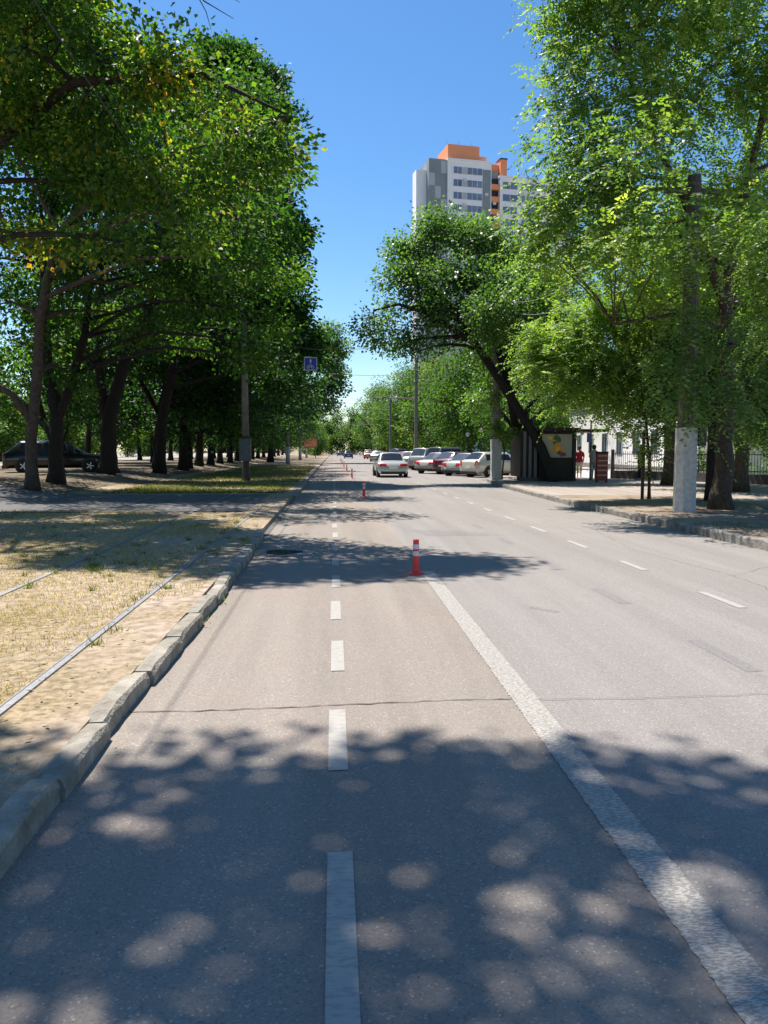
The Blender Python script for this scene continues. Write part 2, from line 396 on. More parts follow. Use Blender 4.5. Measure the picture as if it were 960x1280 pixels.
# ------------------------------------------------------------------ kerbs
def kerb_run(mb, path, wdt, z0, z1, seed, smin=.7, smax=1.05, jit=.012, side=-1):
    """separate stones with chipped, bevelled edges following the path of the road face"""
    r = random.Random(seed); P = [Vector(p) for p in path]
    L = [0]
    for a, b in zip(P, P[1:]): L.append(L[-1]+(b-a).length)
    def at(s):
        for i in range(len(P)-1):
            if s <= L[i+1] or i == len(P)-2:
                f = (s-L[i])/(L[i+1]-L[i]); return P[i].lerp(P[i+1], f), (P[i+1]-P[i]).normalized()
    s = 0
    while s < L[-1]-.3:
        ln = min(r.uniform(smin, smax), L[-1]-s); gap = r.uniform(.003, .012)
        dx = r.uniform(-jit, jit)*1.4; dz = r.uniform(-jit, jit); rot = r.uniform(-.012, .012)
        n = max(3, int(ln/.16)); rings = []
        for k in range(n+1):
            p, d = at(s+gap/2+(ln-gap)*k/n); nr = Vector((-d.y, d.x))*-side
            p = p+nr*(dx+rot*(k/n-.5)*ln)
            endb = .018 if k in (0, n) else 0
            ch = r.uniform(.012, .034) if jit > .008 else .015; zt = z1+dz-endb+r.uniform(-.004, .004)
            prof = [(-.0, z0), (.0+r.uniform(-.004, .006), (z0+zt)/2), (.0, zt-ch-endb), (ch*.8, zt), (wdt-.02, zt+r.uniform(-.004, .004)), (wdt, zt-.02), (wdt, z0)]
            rings.append([(p.x-nr.x*q, p.y-nr.y*q, z) for q, z in prof])
        m = 7; V = [v for ring in rings for v in ring]; F = []
        for k in range(n):
            for i in range(m-1): F.append((k*m+i, k*m+i+1, (k+1)*m+i+1, (k+1)*m+i))
        F.append(tuple(range(m))); F.append(tuple(n*m+i for i in range(m))[::-1])
        mb.add(V, F); s += ln
mb = MB()
kerb_run(mb, [(-1.25, -3), (-1.25, 4.7), (-1.20, 7.8), (-1.24, 11), (-1.29, 14.2)], .145, -.03, .125, 4, .66, 1.02, .010, 1)
kerb_run(mb, [(-1.24, 25.4), (-1.35, 44), (-1.5, 91)], .16, -.03, .125, 8, .95, 1.1, .006, 1)
kerb_run(mb, [(-1.5, 91), (-2.1, 220)], .16, -.03, .125, 8, 4, 5, .003, 1)
tag(mb.build('kerb_left', M['concrete']), kind='structure')
mb = MB(); kerb_run(mb, KR, .16, -.03, .158, 5, .9, 1.05, .010, -1)
tag(mb.build('kerb_right', M['kerbr']), kind='structure')

V, F = grid([-22.9, -18, -14, -12.5, -12, -11.5, -11, -10.5, -10, -9.5, -9, -8.5], [26.5, 30, 36, 44, 60, 90, 130], lambda x, y: lz(x)+.005)
V = [(x+(.5*math.sin(y*.4) if -8.6 < x else 0)+(-.3 if -8.6 < x else 0), y, z) for x, y, z in V]
tag(mesh('park_soil', V, F, mat('shaded_park_soil', (.085, .065, .04), .95, col2=(.18, .14, .09), scale=1.4, bump=.5, bscale=30, detail=12)), kind='structure')  # leaf litter tone, with the shade under the trees also put into the colour
# asphalt crossing over the tracks, where the kerb breaks off
V, F = grid([-40, -20, -14, -12.5, -11.5, -10.5, -9.5, -8.5, -8, -5, -2.2, -1.6, -1.24], [14.4, 16.5, 19.0, 26.4],
            lambda x, y: .012 if x > -1.5 else (.06 if x > -2 else lz(x)+.006))
V = [(x, y+(4.5 if (x < -1.9 and y < 18) else 0)*(1 if y < 15 else .5)+(1.2 if x < -9 and y < 20 else 0), z) for x, y, z in V]
tag(mesh('crossing_path', V, F, M['crossing']), kind='structure')

# tram tracks: two rails each, sunk in the dry grass
def track(label, xr, xl, off):
    t = thing('tram_track', label, 'tram track', (0, 0, 0), 0, 'tram tracks beside the road')
    for x in (xr, xl):
        mb = MB(); pts = [(x, -8, 0), (x, 14, 0), (x-.05, 60, 0), (x-.4, 120, 0), (x-.9, 230, 0)]
        for dx, wd, h0, h1 in ((0, .030, .06, .124), (-.046, .006, .06, .116)):
            V = []; F = []
            for k, (px, py, _) in enumerate(pts):
                V += [(px+dx-wd, py, h0), (px+dx-wd*.8, py, h1), (px+dx+wd*.8, py, h1), (px+dx+wd, py, h0)]
                if k: F += [(4*k-4, 4*k-3, 4*k+1, 4*k), (4*k-3, 4*k-2, 4*k+2, 4*k+1), (4*k-2, 4*k-1, 4*k+3, 4*k+2)]
            mb.add(V, F)
        mb.build('rail', M['steel'], t)
track('nearer tram track of pale worn steel rails in dry grass next to the kerb', -1.90, -3.42, 0)
track('second tram track in the shade, farther from the road, nearly lost in dry grass', -5.75, -7.27, 0)
o = MB().box(-7.5, -7.36, 12, 18.2, .02, .17).build('track_edge_slab', M['concrete']); tag(o, kind='structure')
o = MB().box(-60, -23, -10, 260, .45, .545).build('park_road', mat('pale_road', (.30, .27, .24), .9, .1, 3)); tag(o, kind='structure')

# ------------------------------------------------------------------ grass (stuff)
def blades(name, pts, hmin, hmax, wdt, m, seed, hue=(0, 1)):
    rs = np.random.RandomState(seed); n = len(pts); P = np.array(pts)
    a = rs.uniform(0, 2*np.pi, n); lean = rs.uniform(.15, 1.1, n); la = rs.uniform(0, 2*np.pi, n)
    h = rs.uniform(hmin, hmax, n)*rs.uniform(.5, 1, n)
    s = np.stack([np.cos(a), np.sin(a), 0*a], 1)*wdt
    tip = P+np.stack([np.cos(la)*lean*h, np.sin(la)*lean*h, h], 1)
    V = np.stack([P-s, P+s, tip], 1).reshape(-1, 3)
    me = bpy.data.meshes.new(name); me.vertices.add(3*n); me.vertices.foreach_set('co', V.ravel())
    me.loops.add(3*n); me.loops.foreach_set('vertex_index', np.arange(3*n))
    me.polygons.add(n); me.polygons.foreach_set('loop_start', np.arange(n)*3); me.polygons.foreach_set('loop_total', np.full(n, 3))
    at = me.attributes.new('hue', 'FLOAT', 'FACE'); at.data.foreach_set('value', rs.uniform(hue[0], hue[1], n).astype(np.float32))
    me.materials.append(m); me.update(); me.validate()
    o = bpy.data.objects.new(name, me); C.objects.link(o); return o
rs = np.random.RandomState(1)
def scatter(n, x0, x1, y0, y1, keep):
    out = []
    x = rs.uniform(x0, x1, n); y = y0+(y1-y0)*rs.uniform(0, 1, n)**1.5
    ph = np.sin(x*2.3+1)*np.cos(y*1.7)+np.sin(x*.9+y*1.1)+.8*np.sin(y*4.1-x*3.7)
    for i in range(n):
        if keep(x[i], y[i], ph[i]): out.append((x[i], y[i], lz(x[i])-.004))
    return out
offrail = lambda x: min(abs(x+1.9), abs(x+3.42)) > .05
pts = scatter(230000, -9, -1.42, 2.2, 19.5, lambda x, y, p: offrail(x) and not (y > 17.6 and x > -4) and (p > .3+1.4*random.random() if x > -1.85 else p+random.random()*2.2 > -.2))
tag(blades('dry_grass', pts, .012, .06, .0035, GRASSDRY, 2), 'short dry straw coloured grass between and beside the tram rails', 'grass', kind='stuff')
pts = []
for k in range(110):
    x, y = random.uniform(-8, -1.45), 3.0+random.random()**.7*14.5
    if k < 34: x = random.uniform(-5, -1.5); y = random.uniform(8.8, 12.5)
    if k > 85: x = -1.9-.09*random.choice((-1, 1))+random.uniform(-.03, .03)
    if not offrail(x): continue
    r_ = random.uniform(.03, .12)
    for q in range(random.randint(14, 60)):
        a, d = random.uniform(0, 6.28), random.random()*r_; pts.append((x+d*math.cos(a), y+d*math.sin(a), .095))
for x, y, n in ((-1.22, 6.9, 24), (-1.2, 8.0, 22), (-1.24, 8.5, 14), (-1.5, 12.8, 90), (-1.35, 12.2, 60), (-3.1, 10.0, 140), (-2.9, 9.6, 90)):
    for q in range(n): pts.append((x+random.gauss(0, .03), y+random.gauss(0, .12), .03 if x > -1.25 else .095))
tag(blades('green_weeds', pts, .03, .13, .006, GRASSGREEN, 4, (0, .85)), 'small green weeds dotted through the dry grass along rails and kerb', 'weeds', kind='stuff')
pts = scatter(60000, -8, -1.7, 27, 75, lambda x, y, p: p+random.random()*2 > .3)
pts += scatter(14000, -12, -7.3, 8, 19, lambda x, y, p: p+random.random()*2 > .8)
tag(blades('verge_grass', pts, .05, .14, .012, GRASSGREEN, 6), 'patchy green grass over the farther tram tracks in tree shade', 'grass', kind='stuff')
pts = []
for k in range(9000):
    x, y = random.uniform(7.1, 11.6), random.uniform(8.5, 23.5)
    if math.sin(x*1.9)+math.cos(y*1.3)+random.uniform(-1, 1) > .6 and (y < 15 or x > 10): pts.append((x, y, .15))
tag(blades('thin_grass', pts, .02, .08, .008, GRASSGREEN, 9), 'thin grass on the soil strip behind the right kerb', 'grass', kind='stuff')
# litter of dry leaves
rs2 = random.Random(11); V = []; F = []; hue = []
for k in range(2600):
    if k < 900 or k >= 1500: x, y = rs2.uniform(-6, -1.45), 2.6+rs2.random()**1.6*15; z = lz(x)+.012
    elif k < 1400: x, y = rs2.uniform(7.1, 14), rs2.uniform(11, 26); z = .163
    else: x, y = rs2.choice((rs2.uniform(-1.2, -1.0), rs2.uniform(-1.2, 5))), rs2.uniform(1.5, 12); z = .014
    s = rs2.uniform(.008, .026) if (k < 1400 or k >= 1500) else rs2.uniform(.004, .010)
    a = rs2.uniform(0, 6.28); i = len(V)
    for q, f in ((0, 1), (1.6, .5), (3.1, 1), (4.7, .5)): V.append((x+s*f*math.cos(a+q), y+s*f*math.sin(a+q), z+rs2.uniform(0, .008)))
    F.append((i, i+1, i+2, i+3))
tag(mesh('fallen_leaves', V, F, mat('dead_leaf', (.20, .11, .05), .8, col2=(.42, .32, .18), scale=2)), 'scattered dry fallen leaves and grit', 'leaf litter', kind='stuff')

# ------------------------------------------------------------------ trees
def leaf_mesh(name, P, D, N, Ls, Ws, hue, m, parent):
    """one kite shaped leaf per row: base P, direction D, normal N"""
    n = len(P); S = np.cross(D, N); S /= np.linalg.norm(S, axis=1)[:, None]+1e-9
    N = np.cross(S, D)
    L = Ls[:, None]; W = Ws[:, None]
    fold = N*W*.18
    V = np.stack([P, P+D*L*.42+S*W*.5+fold, P+D*L-N*L*.12, P+D*L*.42-S*W*.5+fold], 1).reshape(-1, 3)
    me = bpy.data.meshes.new(name); me.vertices.add(4*n); me.vertices.foreach_set('co', V.astype(np.float32).ravel())
    me.loops.add(4*n); me.loops.foreach_set('vertex_index', np.arange(4*n))
    me.polygons.add(n); me.polygons.foreach_set('loop_start', np.arange(n)*4); me.polygons.foreach_set('loop_total', np.full(n, 4))
    at = me.attributes.new('hue', 'FLOAT', 'FACE'); at.data.foreach_set('value', np.clip(hue, 0, 1).astype(np.float32))
    me.materials.append(m); me.update()
    o = bpy.data.objects.new(name, me); C.objects.link(o); o.parent = parent; return o
def nrm(a): return a/(np.linalg.norm(a, axis=1)[:, None]+1e-9)
def tree(root, trunks, blobs, nclump, per, leaf, clump_r, leafm, bark, style='leaf', seed=0, droop=.0, twig=True, ntwig=9999, shell=.45, sides=7, limb_r=.09, gapth=-.45):
    """trunks: list of (points, radii); blobs: list of (cx,cy,cz,rx,ry,rz[,weight]) giving the outline of the crown"""
    rs = np.random.RandomState(seed); rnd = random.Random(seed)
    mb = MB(); nodes = []
    for pts, rad in trunks:
        # subdivide and wander a little so that no trunk is a straight cone
        P = [Vector(p) for p in pts]; Q = []; Rr = []
        for k in range(len(P)-1):
            for s in range(4):
                f = s/4; p = P[k].lerp(P[k+1], f)
                if s or k: p = p+Vector((rnd.gauss(0, 1), rnd.gauss(0, 1), 0))*rad[k]*.06*(0 if k == 0 and s == 0 else 1)
                Q.append(p); Rr.append(rad[k]+(rad[k+1]-rad[k])*f)
        Q.append(P[-1]); Rr.append(rad[-1])
        if Q[0].z < .3: Rr[0] *= 1.35; Rr[1] *= 1.07
        mb.tube(Q, Rr, sides+2)
        nodes += [(q, r) for q, r in zip(Q, Rr)][3:]
    wts = np.array([b[6] if len(b) > 6 else b[3]*b[4]+b[4]*b[5]+b[3]*b[5] for b in blobs]); wts /= wts.sum()
    cen = []; out = []; ch = []
    for bi, b in enumerate(blobs):
        n = max(3, int(nclump*wts[bi])); c = np.array(b[:3]); r = np.array(b[3:6])
        d = nrm(rs.normal(size=(n, 3)))
        bump = 1+.20*np.sin(d[:, 0]*5+seed+bi)*np.cos(d[:, 2]*4+bi*2)+.10*np.sin(d[:, 1]*9+seed*3)+rs.normal(size=n)*.12
        rad = rs.uniform(0, 1, n)**shell*bump
        p = c+d*r*rad[:, None]
        gp = np.sin(p[:, 0]*2.3+seed)*np.sin(p[:, 1]*2.1+seed*2)+np.sin(p[:, 2]*2.6+p[:, 0]*1.1+seed*.7)*.8+rs.normal(size=n)*.25
        keep = gp > gapth
        if keep.sum() < 3: keep[:3] = True
        p = p[keep]; d = d[keep]; n = len(p)
        cen.append(p); out.append(nrm(d*.8+(p-np.array([np.mean([q[0] for q in blobs]), np.mean([q[1] for q in blobs]), c[2]]))/np.max(r)*.6))
        ch.append(rs.uniform(0, 1, n)**1.3*.55)
        # limb from trunk to the middle of the lump
        cv = Vector(b[:3]); nd = min(nodes, key=lambda q: (q[0]-cv).length+max(0, q[0].z-cv.z)*1.5)
        r0 = min(nd[1]*.6, limb_r*1.2); mid = nd[0].lerp(cv, .5)+Vector((rnd.gauss(0, .25), rnd.gauss(0, .25), (cv-nd[0]).length*.10))
        limb = [nd[0], nd[0].lerp(mid, .5)+Vector((0, 0, .1)), mid, mid.lerp(cv, .5)+Vector((rnd.gauss(0, .15), rnd.gauss(0, .15), .1)), cv]
        lr = [r0, r0*.8, r0*.6, r0*.45, r0*.25]
        mb.tube(limb, lr, sides)
        ln = [(q, w_) for q, w_ in zip(limb[1:], lr[1:])]
        if twig:
            sel = [p[i] for i in range(min(n, ntwig))]
            for q in sel:
                qv = Vector(q); a = min(ln, key=lambda t: (t[0]-qv).length); m_ = a[0].lerp(qv, .55)+Vector((rnd.gauss(0, .1), rnd.gauss(0, .1), .12*(a[0]-qv).length))
                mb.tube([a[0], m_, qv], [a[1]*.5, a[1]*.3+.006, .006], 4, False)
    trunk = mb.build('trunk', bark, root, True)
    cen = np.concatenate(cen); out = np.concatenate(out); ch = np.concatenate(ch); n = len(cen)
    if style == 'leaf':
        idx = np.repeat(np.arange(n), per); N_ = len(idx)
        off = np.clip(rs.normal(size=(N_, 3)), -1.9, 1.9)*clump_r*np.array([1, 1, .62]); P = cen[idx]+off
        P[:, 2] -= droop*(off[:, 0]**2+off[:, 1]**2)/clump_r
        D = nrm(off+out[idx]*clump_r*.8+rs.normal(size=(N_, 3))*clump_r*.5+np.array([0, 0, -.35*clump_r]))
        Nn = nrm(rs.normal(size=(N_, 3))*.75+np.array([0, 0, .8])+out[idx]*.35)
        Ls = leaf*rs.uniform(.65, 1.25, N_); Ws = Ls*rs.uniform(.6, .95, N_)
        hue = ch[idx]+rs.uniform(0, .5, N_)
        leaf_mesh('crown', P, D, Nn, Ls, Ws, hue, leafm, root)
    else:   # pinnate sprays: leaflets in two rows along a curved hanging stem
        ns, nl = per; idx = np.repeat(np.arange(n), ns); K = len(idx)
        off = np.clip(rs.normal(size=(K, 3)), -1.9, 1.9)*clump_r; P0 = cen[idx]+off
        D0 = nrm(out[idx]*.7+rs.normal(size=(K, 3))*.55+np.array([0, 0, -.1])); ln = rs.uniform(.55, 1.2, K)*nl*leaf*.42
        t = (np.arange(nl)+.5)/nl
        cur = P0[:, None, :]+D0[:, None, :]*(ln[:, None]*t)[..., None]
        cur[..., 2] -= droop*(ln[:, None]*t**2)
        tang = D0[:, None, :]-np.array([0, 0, 1.])*droop*2*t[None, :, None]; tang /= np.linalg.norm(tang, axis=2)[..., None]
        sd = np.cross(tang, np.array([0, 0, 1.])+0*tang); sd /= np.linalg.norm(sd, axis=2)[..., None]+1e-6
        sgn = np.where(np.arange(nl) % 2 == 0, 1., -1.)[None, :, None]
        D = nrm((tang*.45+sd*sgn+rs.normal(size=tang.shape)*.18-np.array([0, 0, .25])).reshape(-1, 3))
        Nn = nrm((np.cross(sd, tang)*-1+rs.normal(size=tang.shape)*.45).reshape(-1, 3))
        P = cur.reshape(-1, 3); N_ = len(P)
        Ls = leaf*rs.uniform(.7, 1.2, N_); Ws = Ls*rs.uniform(.40, .58, N_)
        hue = np.repeat(ch[idx]+rs.uniform(0, .4, K), nl)+rs.uniform(0, .25, N_)
        leaf_mesh('crown', P, D, Nn, Ls, Ws, hue, leafm, root)
    return root

GL = 'maples in rows left of the tram tracks'
def T(label, x, y, group=None, z=None, name='maple_tree', cat='tree', rz=0):
    return thing(name, label, cat, (x, y, lz(x) if z is None else z), rz, group)

# the tree whose boughs hang into the top left of the picture (trunk just outside the frame)
def rel(x, y, z, rx, ry, rz, ox, oy, oz=0, w_=None):
    b = (x-ox, y-oy, z-oz, rx, ry, rz); return b if w_ is None else b+(w_,)
t = T('maple with yellowing leaves on a long bough reaching over the rails at upper left', -10.0, 18.5, GL)
ox, oy, oz = -10.0, 18.5, .35
bl = []
for px, py, Y, r_ in ((30, 40, 15, 1.5), (110, 60, 15.5, 1.4), (190, 80, 15, 1.2), (60, 130, 17, 1.5), (150, 150, 16.5, 1.3), (230, 130, 15.5, 1.0), (288, 170, 15, .8),
                      (328, 190, 14.6, .5), (352, 184, 14.4, .22), (312, 230, 14.8, .40), (270, 230, 15.5, .75), (200, 230, 16, 1.1), (110, 230, 17, 1.3), (40, 190, 17, 1.3),
                      (240, 300, 15.5, .42), (150, 300, 16.5, .75), (60, 300, 18, .9), (-60, 90, 17, 2.2), (-80, 250, 18, 1.8), (20, -60, 16, 1.8), (90, -40, 16.2, 1.0), (200, 75, 15.4, .5)):
    p = A(px, py, Y); bl.append((p.x-ox, p.y-oy, p.z-oz, r_, r_*1.1, r_*.72))
tree(t, [([(0, 0, 0), (.3, -.2, 2.5), (.6, -.5, 5), (1.2, -1.3, 8)], [.3, .26, .22, .16]),
         ([(.6, -.5, 5), (2.6, -1.6, 7.2), (5, -2.6, 8.4), (7.6, -3.3, 8.3), (9.2, -3.8, 7.4)], [.18, .13, .09, .05, .02]),
         ([(1.2, -1.3, 8), (3, -2, 10.5), (5.5, -2.5, 11.5)], [.15, .09, .04])],
     bl, 400, 105, .12, .28, YELLOW, M['bark'], seed=21, shell=.6)

# tree over the camera's left shoulder and a second, whose high boughs shade the foreground; mostly above and behind the frame
t = T('maple whose high crown above the frame shades the nearest road', -8.2, 4.2, GL)
bl = []
def shade(x, y, z, r_, rz_=.9, w_=None):
    z += 4.5; y += .02       # lump whose shadow centre falls on ground (x, y)
    bl.append((x-.29*z+8.2, y+.36*z-4.2, z-.1, r_, r_, rz_) if w_ is None else (x-.29*z+8.2, y+.36*z-4.2, z-.1, r_, r_, rz_, w_))
for (x, y, z, r_) in ((-2.6, 1.8, 9.0, 1.3), (-1.2, 2.5, 9.2, .85), (-.2, 2.9, 9.4, .72), (.8, 3.0, 9.2, .72), (1.55, 2.9, 9.6, .6), (1.95, 3.15, 9.5, .42), (2.25, 2.55, 9.0, .32), (-.9, 1.4, 8.6, .95), (.4, 1.6, 8.9, .9), (1.5, 1.7, 9.2, .7),
                      (-3.8, 0, 8, 1.6), (0, .2, 9.4, 1.4), (-2, -.5, 10, 1.8), (1.6, .2, 10, 1.0), (-4.5, -3, 9, 2.2), (0, -3, 10, 2.2), (-5, 3.1, 9, 1.0), (-1.3, 3.1, 9.4, .55), (-.7, 3.45, 9.2, .42), (.1, 3.5, 9.2, .45), (1.0, 3.5, 9.3, .42), (-2.1, 2.9, 9, .7)): shade(x, y, z, r_)
tree(t, [([(0, 0, 0), (.2, .2, 2.6), (.3, .6, 6), (.4, 1.6, 11), (1.4, 2.4, 12.5)], [.36, .30, .26, .2, .12]),
         ([(.4, 1.4, 10), (1.8, 2.2, 12), (3.6, 3, 13.6)], [.15, .11, .05])],
     bl, 310, 92, .165, .26, MAPLE, M['bark'], seed=5, shell=.6)
t = T('tall maple with its crown above the frame, casting the shade band on the bike lane', -9.6, 12.5, GL)
bl = []
def shade2(x, y, z, r_, rz_=.7): bl.append((x-.29*z+9.6, y+.36*z-12.5, z-.1, r_, r_, rz_))
for (x, y, z, r_) in ((-3.0, 10.6, 12.3, .8), (-1.6, 10.5, 12.3, .75), (-.5, 10.5, 12.2, .7), (.4, 10.2, 12.0, .6), (1.1, 10.5, 12.2, .55), (1.6, 10.8, 12.5, .40), (1.95, 11.0, 12.6, .20), (-1.3, 9.9, 12, .45), (-7.5, 11.6, 11, 1.2), (-4, 13.6, 11.5, .7), (-5.5, 15.4, 11.6, .8), (-3.2, 15.6, 11.8, .7), (-2.0, 13.6, 12.3, .5), (-4.3, 17.6, 11.5, .9), (-7, 18, 11, 1.0)): shade2(x, y, z, r_)
tree(t, [([(0, 0, 0), (-.2, .6, 4), (.6, 1.8, 8), (1.6, 3, 11)], [.3, .25, .18, .12]), ([(.6, 1.8, 8), (3.6, 3, 10.6), (6.4, 3, 12)], [.13, .09, .04]),
      ([(6.4, 3, 12), A(225, -30, 15.5)-Vector((-9.6, 12.5, .1)), A(255, 12, 15.5)-Vector((-9.6, 12.5, .1)), A(292, 34, 15.5)-Vector((-9.6, 12.5, .1))], [.04, .022, .012, .005]),
      ([A(232, -18, 15.5)-Vector((-9.6, 12.5, .1)), A(270, -4, 15.3)-Vector((-9.6, 12.5, .1)), A(300, 14, 15.2)-Vector((-9.6, 12.5, .1))], [.016, .009, .004]),
      ([A(242, -4, 15.5)-Vector((-9.6, 12.5, .1)), A(258, 26, 15.3)-Vector((-9.6, 12.5, .1)), A(264, 48, 15.2)-Vector((-9.6, 12.5, .1))], [.012, .008, .004])],
     bl, 380, 120, .15, .33, MAPLE, M['bark'], seed=8, shell=.6)

# leading trees of the row
DXP = True
def crown(px_list, Y, ox, oy, oz, k=1):
    out = []
    for px, py, dy, r_ in px_list:
        p = A(px-(20 if DXP and px > 290 and py < 400 else 0), py, Y+dy); r2 = r_*k; out.append((p.x-ox, p.y-oy, p.z-oz, r2, r2*1.15, r2*.85))
    return out
x0, y0 = -9.9, 26.0; z0 = lz(x0)
t = T('slim brown maple trunk nearest the camera on the left, with a low forking bough', x0, y0, GL)
tree(t, [([(0, 0, 0), (0, 0, 1.7), (.2, .1, 3.2), (.35, .2, 5.6), (.9, .4, 8.2), (1.6, .5, 9.2)], [.21, .185, .17, .15, .13, .10]),
         ([(0, 0, 2.3), (-.5, -.1, 3.1), (-1.3, -.1, 3.6), (-2.6, 0, 4.4)], [.12, .10, .085, .06]),
         ([(.8, .4, 8.0), (-.2, .3, 8.1), (-1.6, .2, 8.5), (-3, .1, 9.6)], [.12, .10, .08, .05]),
         ([(-.5, .2, 8.1), (-.9, 0, 9.5), (-.7, 0, 11.5)], [.07, .05, .03]),
         ([(1.0, .4, 8.4), (.3, .2, 9.8), (-.6, 0, 11.8)], [.08, .05, .03])],
     crown([(0, 380, 1, 1.5), (60, 395, 2, 1.2), (-40, 470, 2, 1.3), (110, 330, 1, 1.6), (20, 300, 3, 1.4), (140, 240, 2, 1.8), (200, 290, 0, 1.6), (60, 200, 2, 2.0), (-20, 190, 1, 1.9),
            (130, 130, 2, 2.0), (210, 190, 1, 1.8), (260, 300, 2, 1.5), (230, 370, 2, 1.2), (0, 60, 3, 2.2), (90, 40, 3, 2.0), (90, 470, 3, .7), (20, 500, 1, .7), (180, 400, 3, 1.1), (350, 240, -3, .8), (315, 290, -3, 1.0), (325, 180, -4, .9), (368, 215, -4, .4), (300, 220, -2, 1.1), (345, 330, -3, .8), (340, 270, -5, .7)], y0, x0, y0, z0) + [(1.5, -2, 11.8, 1.8, 1.8, .9), (3.6, -2.5, 11.8, 1.6, 1.6, .9), (5.2, -3.5, 11.5, 1.1, 1.1, .7), (-.5, -3, 11, 1.6, 1.6, .8)],
     620, 85, .155, .36, MAPLE, M['bark2'], seed=31, shell=.6)
x0, y0 = -10.4, 29.6; z0 = lz(x0)
t = T('thick dark maple trunk forking at head height, in front of the black car', x0, y0, GL)
tree(t, [([(0, 0, 0), (.05, 0, 1.6), (.1, 0, 2.6), (-.2, .1, 4.2), (-.3, .2, 6.8), (-.2, .2, 9)], [.29, .25, .23, .19, .16, .10]),
         ([(.1, 0, 2.3), (.7, -.1, 3.6), (1.2, 0, 5.4), (1.5, .2, 8)], [.20, .17, .14, .08]),
         ([(0, 0, 1.7), (-.8, .2, 2.7), (-1.9, .3, 3.5), (-3.2, .3, 4.8)], [.16, .13, .11, .06])],
     crown([(60, 250, 1, 1.8), (0, 330, 1, 1.7), (120, 380, 2, 1.4), (190, 330, 1, 1.6), (100, 180, 2, 2.2), (190, 230, 0, 1.9), (20, 150, 1, 2.2), (140, 90, 2, 2.2), (230, 150, 2, 2.0),
            (70, 440, 3, .9), (-30, 430, 2, 1.6), (260, 250, 2, 1.6), (290, 340, 1, 1.4), (250, 420, 2, 1.2), (330, 330, -1, 1.2), (355, 280, 0, 1.0), (350, 180, 0, 1.1), (380, 310, 0, .6), (340, 400, 1, 1.0), (370, 360, 1, .8), (310, 385, -3.6, .55), (318, 430, -3.6, .5), (300, 350, -3.6, .6), (312, 455, -3.6, .3), (335, 120, 1, 1.0), (388, 350, 2, .5)], y0, x0, y0, z0),
     460, 85, .17, .38, MAPLE, M['bark'], seed=32, shell=.6)
x0, y0 = -11.0, 38.5; z0 = lz(x0)
t = T('broad maple trunk splitting into a wide V just right of the black car bonnet', x0, y0, GL)
tree(t, [([(0, 0, 0), (.05, 0, 1.5), (.1, 0, 2.9), (1.0, 0, 5.6), (2.2, 0, 8.2), (3.5, 0, 11)], [.45, .39, .35, .27, .21, .13]),
         ([(.0, 0, 2.2), (-.35, .1, 4.6), (-.3, .2, 7.4), (0, .2, 10.5)], [.26, .22, .17, .10]),
         ([(-.3, .1, 5.0), (-1.0, 0, 6.0), (-1.8, 0, 7.0)], [.15, .13, .07])],
     crown([(130, 330, 1, 2.2), (60, 380, 2, 1.6), (210, 300, 0, 2.4), (270, 220, 0, 2.6), (180, 180, 1, 2.6), (300, 310, 0, 2.2), (330, 380, 0, 1.7), (250, 380, 1, 1.8), (320, 140, 0, 2.2), (290, 90, 2, 1.3),
            (345, 250, 0, 1.8), (350, 330, -1, 1.5), (200, 420, 1, 1.3), (300, 440, 1, 1.2), (110, 240, 3, 2.3), (320, 82, 3, .9), (352, 140, 0, 1.0)], y0, x0, y0, z0),
     600, 90, .20, .46, MAPLESHADE, M['bark'], seed=33, shell=.6)
x0, y0 = -12.6, 36.5; z0 = lz(x0)
t = T('thin many-stemmed young maple between the thick trunk and the black car bonnet', x0, y0, GL)
tree(t, [([(0, 0, 0), (-.2, 0, 1.2), (-.7, 0, 2.6), (-1.2, 0, 4.8)], [.20, .17, .12, .05]), ([(-.3, 0, 1.5), (-.1, 0, 3), (-.5, .1, 5.2)], [.10, .08, .04]),
         ([(-.4, 0, 2.0), (.3, 0, 3.6), (.5, .1, 5.6)], [.08, .06, .03]), ([(-.1, 0, .9), (.35, 0, 2.0), (.4, 0, 3.8)], [.08, .06, .03])],
     [(-1.2, 0, 5.4, 1.2, 1.2, .9), (.4, 0, 6, 1.2, 1.2, 1), (-.3, 0, 4.2, 1, 1, .6), (.8, -.3, 3.2, .6, .6, .6), (.5, -.3, 2.3, .35, .4, .3)],
     110, 55, .16, .35, MAPLE, M['bark'], seed=34)

